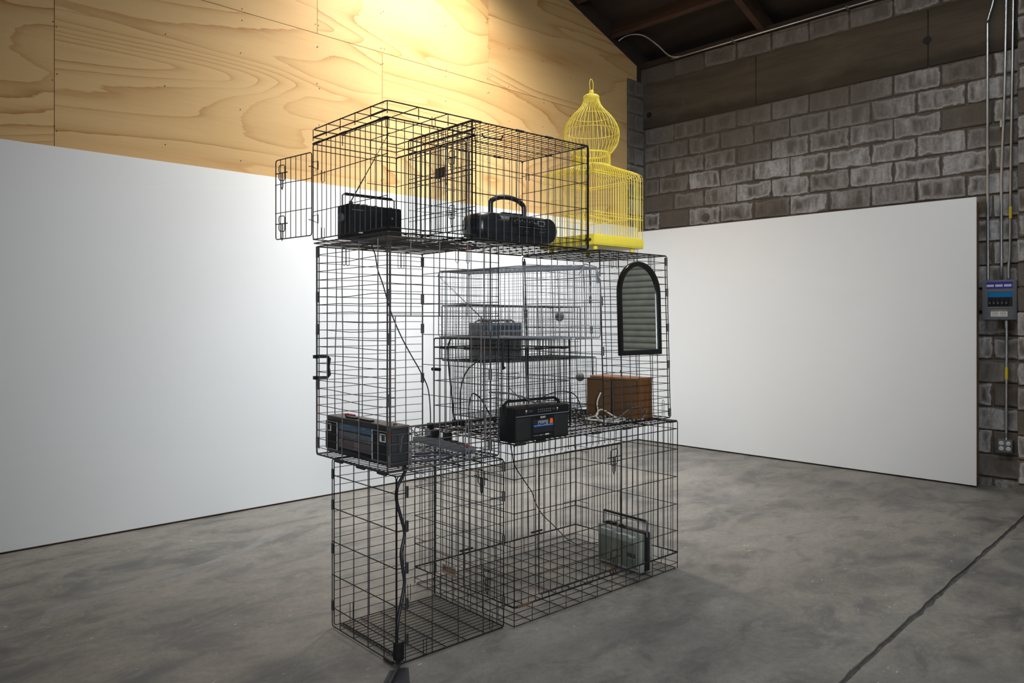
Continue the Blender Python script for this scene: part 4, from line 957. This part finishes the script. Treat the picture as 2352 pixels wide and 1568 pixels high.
for (y0, n) in ((0.185, 6), (0.315, 5)):
    for i in range(n): box('tape_key', (0.014, y0 + .017 * i, Hh), (0.034, y0 + .017 * i + .015, Hh + .010), 'plastic_black', bd, 0.001)
for y in (0.42, 0.395, 0.45): box('red_key', (0.05, y, Hh), (0.066, y + .016, Hh + .012), 'print_red', bd, 0.001)
knob('volume_knob', (0.052, 0.05, Hh + .001), 'z', 0.008, 0.006, 'plastic_black', bd); knob('power_light', (0.05, 0.075, Hh + .001), 'z', 0.004, 0.003, 'print_blue', bd, 8)
box('handle_mount', (0.03, -0.010, 0.055), (0.066, 0.002, 0.14), 'plastic_dark', R3, 0.005, 2)
MB().tube([(0.040, -0.009, 0.06), (0.044, -0.012, 0.12), (0.052, -0.013, 0.132)], 0.003, 6).build('handle_pivot', 'plastic_grey', R3)
hh = MB(); hh.tube([(0.05, 0.0, 0.13), (D + .010, 0.01, 0.13), (D + .012, L - .02, 0.13), (0.05, L - .005, 0.13)], 0.006, 6); hh.build('handle', 'plastic_dark', R3)

# single cassette boombox in front of the small crate
R4 = thing('cassette_boombox', 'black single-deck cassette boombox with blue stripe and orange sticker, centre of the stack', 'boombox', (2.388, 2.470, 0.8430), -2.5)
w, d, h = 0.345, 0.112, 0.157
bd = box('body', (0, 0, 0), (w, d, h), 'plastic_black', R4, 0.005, 2)
up = box('upper_strip', (-0.001, -0.004, h - .036), (w + .001, 0.02, h - .002), 'plastic_black', R4, 0.003)
box('chrome_line', (0.004, -0.0052, h - .040), (w - .002, -0.002, h - .037), 'print_grey', R4)
for i in range(7):
    box('print_mark', (0.140 + .013 * i, -0.0046, h - .016), (0.146 + .013 * i, -0.0036, h - .012 - .001 * (i % 2)), 'print_grey', up); box('print_mark', (0.138 + .013 * i, -0.0046, h - .025), (0.147 + .013 * i, -0.0036, h - .0225), 'print_grey', up)
for x in (0.062, 0.262): box('print_mark', (x, -0.0046, h - .018), (x + .008, -0.0036, h - .012), 'print_white', up); box('print_mark', (x + .001, -0.0046, h - .026), (x + .007, -0.0036, h - .021), 'print_grey', up)
for (x, l) in ((0.08, .028), (0.232, .022)):
    for z in (h - .015, h - .021): box('print_line', (x, -0.0046, z), (x + l, -0.0036, z + .0012), 'print_grey', up)
for (a, b) in ((0.006, 0.098), (0.246, w - .006)):
    s = box('speaker_grille', (a, -0.003, 0.010), (b, 0.004, h - .046), 'grille', R4, 0.002)
    MB().lathe([(0.036, 0), (0.036, 0.001), (0.030, 0.001)], 24, Matrix.Translation(((a + b) / 2, -0.003, 0.060)) @ Matrix.Rotation(radians(90), 4, 'X')).build('speaker_cone', 'grille', s)
ck = box('deck_surround', (0.102, -0.0035, 0.010), (0.242, 0.004, h - .044), 'plastic_black', R4, 0.002)
cd = box('cassette_door', (0.108, -0.0075, 0.036), (0.236, -0.001, h - .060), 'plastic_soft', R4, 0.003)
box('blue_stripe', (0.110, -0.0085, 0.066), (0.234, -0.0070, 0.071), 'print_blue', cd)
cs = box('cassette', (0.136, -0.0083, 0.071), (0.200, -0.0072, 0.092), 'print_grey', cd)
for x in (0.145, 0.181): knob('reel', (x, -0.0080, 0.077), 'y', 0.005, 0.0012, 'dark_slot', cs, 12)
box('tape_gap', (0.153, -0.0088, 0.071), (0.174, -0.0082, 0.077), 'dark_slot', cs)
MB().prism([(0.213, 0.074), (0.231, 0.074), (0.233, 0.080), (0.230, 0.084), (0.233, 0.090), (0.228, 0.097), (0.214, 0.097), (0.216, 0.088), (0.212, 0.083)], -0.0085, -0.0072).build('orange_sticker', 'print_orange', cd)
text_mesh('maker_lettering', 'SONY', 0.0125, 'print_white', R4, (0.170, -0.0056, h - .0515), (radians(90), 0, 0), 0.0004, bold=0.0001)
for (x, l, m_) in ((0.112, .035, 'print_grey'), (0.152, .008, 'print_white'), (0.163, .015, 'print_grey'), (0.186, .024, 'print_white'), (0.216, .006, 'print_grey')): box('print_mark', (x, -0.0044, 0.022), (x + l, -0.0034, 0.0245 if l > .026 or l < .02 else 0.027), m_, ck)
for i in range(6): box('tape_key', (0.105 + .023 * i, 0.02, h), (0.126 + .023 * i, 0.045, h + .006), 'plastic_dark', bd, 0.001)
hh = MB(); hh.tube([(-0.006, 0.06, h - .03), (-0.006, 0.068, h + .012), (0.012, 0.070, h + .026), (w - .030, 0.070, h + .026), (w - .004, 0.068, h + .012), (w + .006, 0.06, h - .03)], 0.0075, 4, ry=0.009); hh.build('handle', 'plastic_black', R4)
antenna(R4, (0.150, 0.098, h + .006), (0.050, 0.096, h + .085))

# wooden speaker in the right crate of the middle tier
R5 = thing('wooden_speaker', 'brown wooden speaker box with its back panel ajar below the arched mirror', 'speaker', (3.415, 2.562, 0.8500), -2.0)
w, d, h = 0.142, 0.345, 0.228
bd = box('cabinet', (0.006, 0.0, 0.0), (w, d, h - .010), 'walnut', R5, 0.002)
box('top_board', (-0.002, -0.002, h - .010), (w + .002, d + .002, h), 'walnut_light', R5, 0.002)
box('back_panel', (-0.001, 0.006, 0.004), (0.007, 0.168, h - .011), 'hardboard', R5, 0.001)
m = MB().box((-0.006, 0.185, 0.004), (0.002, d - .004, h - .011)); m.v = [(x - .025 * (y - .185) / .16, y, z) for x, y, z in m.v]; m.build('loose_back_panel', 'hardboard', R5, 0.001)
box('gap_shade_strip', (0.002, 0.167, 0.006), (0.0065, 0.190, h - .012), 'grille', R5)  # dark strip painted in as the shade inside the gap
for (y, z) in ((0.012, .012), (0.16, .012), (0.012, .2), (0.16, .2)): knob('screw', (-0.001, y, z), 'x', 0.003, 0.002, 'chrome', R5, 8)
for x in (0.02, 0.035, 0.05, 0.07, 0.09, 0.11, 0.128):
    for z in (0.012, 0.05): knob('staple', (x, -0.0003, z + .004 * sin(x * 90)), 'y', 0.0016, 0.0012, 'print_grey', R5, 6)
tb = box('terminal_strip', (-0.014, 0.235, h * .60), (-0.004, 0.285, h * .60 + .010), 'plastic_black', R5, 0.002)
for y in (0.24, 0.26, 0.28): knob('terminal', (-0.014, y, h * .60 + .005), 'x', 0.004, 0.006, 'plastic_dark', tb, 10)
MB().tube([(0.06, 0.16, h), (0.06, 0.16, h + .035)], 0.0024, 6).build('antenna_stub', 'plastic_black', R5); knob('antenna_cap', (0.06, 0.16, h + .026), 'z', 0.006, 0.010, 'plastic_black', R5, 10)

# grey-green radio cassette on the floor of the lower right crate (front looks left)
R6 = thing('radio_cassette', 'grey-green portable radio cassette standing in the lower right crate', 'radio', (3.386, 2.512, 0.0115), -5.0)
D, L, h = 0.098, 0.325, 0.212
box('front_shell', (0.0, 0.0, 0.0), (0.034, L, h), 'plastic_silver', R6, 0.005, 2)
box('middle_band', (0.032, 0.002, 0.002), (0.080, L - .002, h + .004), 'plastic_black', R6, 0.004, 2)
box('back_shell', (0.079, 0.001, 0.0), (D, L - .001, h - .004), 'plastic_silver', R6, 0.004, 2)
sp_ = box('speaker_face', (-0.004, 0.135, 0.012), (0.004, L - .012, h - .060), 'plastic_olive', R6, 0.002)
cs_ = box('cassette_face', (-0.004, 0.026, 0.012), (0.004, 0.131, h - .060), 'plastic_olive', R6, 0.002)
cw = box('cassette_window', (-0.0055, 0.032, 0.072), (-0.003, 0.098, 0.098), 'plastic_dark', cs_, 0.001); box('window_sill', (-0.0066, 0.032, 0.067), (-0.003, 0.098, 0.072), 'plastic_silver', cs_, 0.001)
box('tuner_band', (-0.005, 0.008, h - .056), (0.004, L - .008, h - .008), 'plastic_silver', R6, 0.003)
for (y0, l, z) in ((0.03, .10, h - .022), (0.045, .035, h - .030), (0.205, .09, h - .020), (0.14, .04, h - .026)): box('dial_strip', (-0.0060, y0, z), (-0.0045, y0 + l, z + .007), 'print_white', R6)
knob('screw', (-0.004, 0.018, 0.02), 'x', 0.004, 0.002, 'dark_slot', R6, 8); knob('lock', (-0.004, 0.085, 0.05), 'x', 0.006, 0.003, 'plastic_grey', R6, 12)
box('red_lamp', (-0.006, 0.118, h - .085), (-0.003, 0.124, h - .079), 'print_red', R6)
for y in (0.30, 0.275, 0.25, 0.20): box('top_control', (0.04, y - .016, h + .003), (0.066, y, h + .012), 'plastic_black', R6, 0.002)
knob('top_dial', (0.05, 0.165, h + .003), 'z', 0.010, 0.008, 'plastic_black', R6)
ho = MB().tube([(0.05, 0.004, h + .068), (0.05, L - .004, h + .068)], 0.0095, 4, ry=0.008).build('handle', 'plastic_black', R6)
hd = MB()
for y in (-0.003, L + .003): hd.tube([(0.05, y, h - .02), (0.05, y, h + .062), (0.05, y + (.010 if y < 0 else -.010), h + .072)], 0.0055, 6)
hd.build('handle_arms', 'plastic_grey', ho)
knob('side_knob', (0.03, L + .001, 0.10), 'y', 0.012, -0.012, 'plastic_black', R6)

# taupe radio inside the dark mesh trap
R7 = thing('portable_radio', 'taupe portable radio with slanting antenna inside the mesh trap at the centre', 'radio', (2.882, 3.262, 1.1755), 0.0)
w, d, h = 0.330, 0.105, 0.212
mat('plastic_taupe', (0.17, 0.158, 0.152), 0.5, var=0.15, vscale=20)
bd = box('body', (0, 0, 0), (w, d, h), 'plastic_taupe', R7, 0.006, 2)
s = box('speaker_grille', (0.012, -0.003, 0.02), (0.17, 0.004, h - .05), 'plastic_grey', R7, 0.003)
for i in range(9): box('grille_rib', (0.016, -0.005, 0.028 + .014 * i), (0.166, -0.002, 0.033 + .014 * i), 'plastic_grey', s)
box('dial_window', (0.012, -0.003, h - .042), (w - .012, 0.004, h - .012), 'window_blue', R7, 0.002)
box('cassette_door', (0.180, -0.004, 0.03), (w - .014, 0.004, h - .055), 'plastic_grey', R7, 0.003)
for x in (0.05, 0.09, 0.26): knob('dial', (x, 0.05, h), 'z', 0.010, 0.008, 'plastic_dark', R7)
hh = MB(); hh.tube([(0.01, 0.06, h - .02), (0.01, 0.06, h + .006), (0.03, 0.06, h + .014), (w - .03, 0.06, h + .014), (w - .01, 0.06, h + .006), (w - .01, 0.06, h - .02)], 0.006, 6); hh.build('handle', 'plastic_grey', R7)
antenna(R7, (0.055, 0.020, h + .004), (-0.300, 0.010, h + .255), 'steel_conduit')

# round balls hung inside the two rear traps
for (x, y, z, r, lab) in ((3.545, 3.26, 1.425, 0.030, 'round grey ball hung in the dark mesh trap'), (3.765, 3.28, 1.030, 0.029, 'round grey ball hung in the bluish mesh trap')):
    t = thing('hanging_ball', lab, 'ball', (x, y, z - r))
    MB().lathe([(max(r * sin(pi * k / 10), .001), r - r * cos(pi * k / 10)) for k in range(11)], 18).build('ball', 'ball_grey', t, smooth=True)
    MB().tube([(0, 0, 2 * r), (0, 0, 1.486 - z + r if z > 1.2 else 1.159 - z + r)], 0.0015, 5).build('hanging_wire', 'galvanized_dull', t)

# ------------------------------------------------------------------ power strip and cords
PS = thing('power_strip', 'long grey power strip lying on the floor of the middle left crate', 'power strip', (2.255, 2.655, 0.7870), -5.0)
box('base', (0, 0, 0), (0.052, 0.47, 0.026), 'strip_grey', PS, 0.005, 2)
tpz = MB()
for i in range(13):
    t0 = i / 12; tpz.v += [(0.004, 0.01 + .45 * t0, 0.024 + .016 * sin(pi * t0) ** .6), (0.048, 0.01 + .45 * t0, 0.024 + .016 * sin(pi * t0) ** .6), (0.048, 0.01 + .45 * t0, 0.020), (0.004, 0.01 + .45 * t0, 0.020)]
for i in range(12):
    b = 4 * i; tpz.f += [(b + k, b + (k + 1) % 4, b + 4 + (k + 1) % 4, b + 4 + k) for k in range(4)]
tpz.f += [(3, 2, 1, 0), (48, 49, 50, 51)]; tpz.build('cover', 'strip_grey', PS, smooth='auto')
for i in range(6):
    s = box('socket', (0.012, 0.065 + .055 * i, 0.030 + .009 * sin(pi * (i + 1) / 7)), (0.040, 0.10 + .055 * i, 0.0355 + .009 * sin(pi * (i + 1) / 7)), 'plastic_black', PS, 0.002)
box('switch', (0.014, 0.018, 0.028), (0.036, 0.042, 0.037), 'print_red', PS, 0.002)
for i in (2, 4, 5): box('plug', (0.010, 0.066 + .055 * i, 0.042), (0.042, 0.098 + .055 * i, 0.078), 'plastic_black' if i != 5 else 'strip_grey', PS, 0.005)
def cord(label, pts, r, material, per=6, plug=None):
    t = thing('electric_cable', label, 'cable', pts[-1]); o = Vector(pts[-1])
    MB().tube([p - o for p in curve_pts(pts, per)], r, 7).build('cable', material, t, smooth=True)
    if plug is not None: q = Vector(pts[plug]) - o; box('plug', tuple(q + Vector((-.012, -.014, -.004))), tuple(q + Vector((.012, .014, .030))), 'plastic_black', t, 0.004)
    return t
cord('thin black cord snaking down through the middle left crate from the top tier', [(1.93, 2.95, 1.775), (1.945, 2.95, 1.73), (1.958, 2.950, 1.702), (1.979, 2.960, 1.634), (2.015, 2.970, 1.565), (2.053, 2.980, 1.474), (2.090, 2.990, 1.402), (2.148, 3.000, 1.308), (2.205, 3.000, 1.221), (2.250, 3.000, 1.155), (2.300, 3.000, 1.064), (2.315, 3.000, 0.950), (2.315, 3.00, 0.862)], 0.0030, 'cord_black', plug=-1)
t = cord('thick black cord hanging down inside the lower left crate to the floor', [(1.90, 2.64, 0.786), (1.875, 2.60, 0.775), (1.848, 2.575, 0.762), (1.812, 2.568, 0.717), (1.807, 2.566, 0.664), (1.826, 2.565, 0.597), (1.846, 2.565, 0.521), (1.829, 2.565, 0.444), (1.838, 2.565, 0.370), (1.845, 2.565, 0.315), (1.826, 2.565, 0.230), (1.809, 2.565, 0.146), (1.806, 2.563, 0.058), (1.812, 2.56, 0.012)], 0.0072, 'cord_black')
box('plug', (-0.018, -0.014, -0.002), (0.020, 0.016, 0.072), 'plastic_black', t, 0.006, 2)
cord('thin black cord drooping across the lower right crate to the grey radio', [(2.478, 2.60, 0.842), (2.486, 2.600, 0.80), (2.494, 2.600, 0.771), (2.538, 2.625, 0.699), (2.627, 2.649, 0.609), (2.704, 2.674, 0.539), (2.748, 2.698, 0.484), (2.827, 2.723, 0.399), (2.936, 2.747, 0.318), (3.031, 2.772, 0.248), (3.093, 2.796, 0.207), (3.230, 2.830, 0.135), (3.34, 2.862, 0.112), (3.42, 2.872, 0.098), (3.441, 2.858, 0.10)], 0.0026, 'cord_black')
cord('black cord bundle hanging at the left of the small middle crate', [(2.53, 3.10, 1.31), (2.50, 3.09, 1.256), (2.50, 3.080, 1.143), (2.515, 3.080, 1.029), (2.53, 3.080, 0.913), (2.54, 3.08, 0.850)], 0.0048, 'cord_black', plug=-1)
cord('black cord curving from the taupe radio down into the small middle crate', [(2.85, 3.20, 1.20), (2.76, 3.13, 1.20), (2.696, 3.050, 1.197), (2.600, 3.050, 1.139), (2.556, 3.050, 1.050), (2.552, 3.050, 0.937), (2.558, 3.05, 0.852)], 0.0040, 'cord_black', plug=-1)
cord('black cord looping up inside the small middle crate', [(2.530, 2.95, 0.850), (2.524, 2.950, 0.949), (2.540, 2.950, 1.015), (2.565, 2.950, 1.022), (2.614, 2.950, 0.984), (2.684, 2.950, 0.885), (2.73, 2.95, 0.850)], 0.0038, 'cord_black')
cord('thin black cord arching behind the single-deck boombox handle', [(2.60, 2.60, 0.96), (2.668, 2.600, 1.005), (2.762, 2.600, 1.036), (2.865, 2.595, 1.040), (2.945, 2.590, 1.008), (2.995, 2.590, 0.919), (3.02, 2.585, 0.846)], 0.0028, 'cord_black')
t = cord('tangled white flat cord lying beside the wooden speaker', [(3.395, 2.80, 0.985), (3.375, 2.81, 0.93), (3.370, 2.80, 0.865), (3.30, 2.78, 0.856), (3.20, 2.75, 0.858), (3.16, 2.68, 0.862), (3.22, 2.60, 0.860), (3.31, 2.60, 0.858), (3.34, 2.66, 0.866), (3.28, 2.70, 0.905), (3.20, 2.67, 0.88), (3.17, 2.60, 0.858), (3.24, 2.56, 0.856), (3.33, 2.575, 0.857), (3.37, 2.63, 0.857), (3.28, 2.655, 0.857), (3.18, 2.62, 0.857)], 0.0042, 'cord_white')
cord('grey cord looped in front of the wooden speaker', [(3.16, 2.56, 0.858), (3.25, 2.552, 0.880), (3.34, 2.550, 0.915), (3.42, 2.552, 0.920), (3.50, 2.553, 0.895), (3.46, 2.551, 0.858)], 0.0032, 'cord_grey')
cord('light grey cord curling at the end of the power strip', [(2.26, 3.02, 0.832), (2.22, 3.06, 0.872), (2.14, 3.06, 0.885), (2.07, 3.00, 0.86), (2.04, 2.90, 0.80), (2.10, 2.83, 0.790), (2.19, 2.87, 0.795), (2.17, 2.95, 0.80), (2.08, 2.93, 0.790), (1.98, 2.86, 0.788)], 0.0026, 'cord_grey')
cord('navy cord running across the floor of the middle left crate', [(2.28, 2.645, 0.800), (2.22, 2.62, 0.797), (2.12, 2.70, 0.794), (2.02, 2.74, 0.794), (1.95, 2.70, 0.800), (1.925, 2.64, 0.82), (1.90, 2.60, 0.795)], 0.0050, 'cord_navy')
cord('dark navy cord lying nearest the front of the middle left crate', [(1.945, 2.66, 0.795), (2.02, 2.615, 0.795), (2.10, 2.605, 0.796), (2.16, 2.64, 0.795), (2.14, 2.72, 0.801), (2.07, 2.80, 0.79)], 0.0058, 'cord_navy')
# gaffer tape that leads the cord away over the floor
T_ = thing('floor_tape', 'dark navy tape strips stuck on the floor at the near crate corner', 'tape', (1.775, 2.508, 0.0002))
for (ang_, L, Wd, ox) in ((222, 0.62, 0.052, -0.012), (236, 0.55, 0.048, 0.020)):
    a = radians(ang_); dx, dy = cos(a), sin(a); nx_, ny_ = -dy, dx
    m = MB(); m.prism([(ox + nx_ * Wd / 2, ny_ * Wd / 2), (ox - nx_ * Wd / 2, -ny_ * Wd / 2), (ox - nx_ * Wd / 2 + dx * L, -ny_ * Wd / 2 + dy * L), (ox + nx_ * Wd / 2 + dx * L, ny_ * Wd / 2 + dy * L)], 0.0003 if ang_ < 230 else 0.0009, 0.0007 if ang_ < 230 else 0.0013, 'z'); m.build('tape_strip', 'tape_navy', T_)
MB().tube(curve_pts([(0.045, 0.055, 0.012), (0.01, 0.01, 0.010), (-0.06, -0.05, 0.008), (-0.25, -0.22, 0.007), (-0.45, -0.42, 0.007)], 5), 0.0065, 7).build('cord_under_tape', 'cord_black', T_, smooth=True)
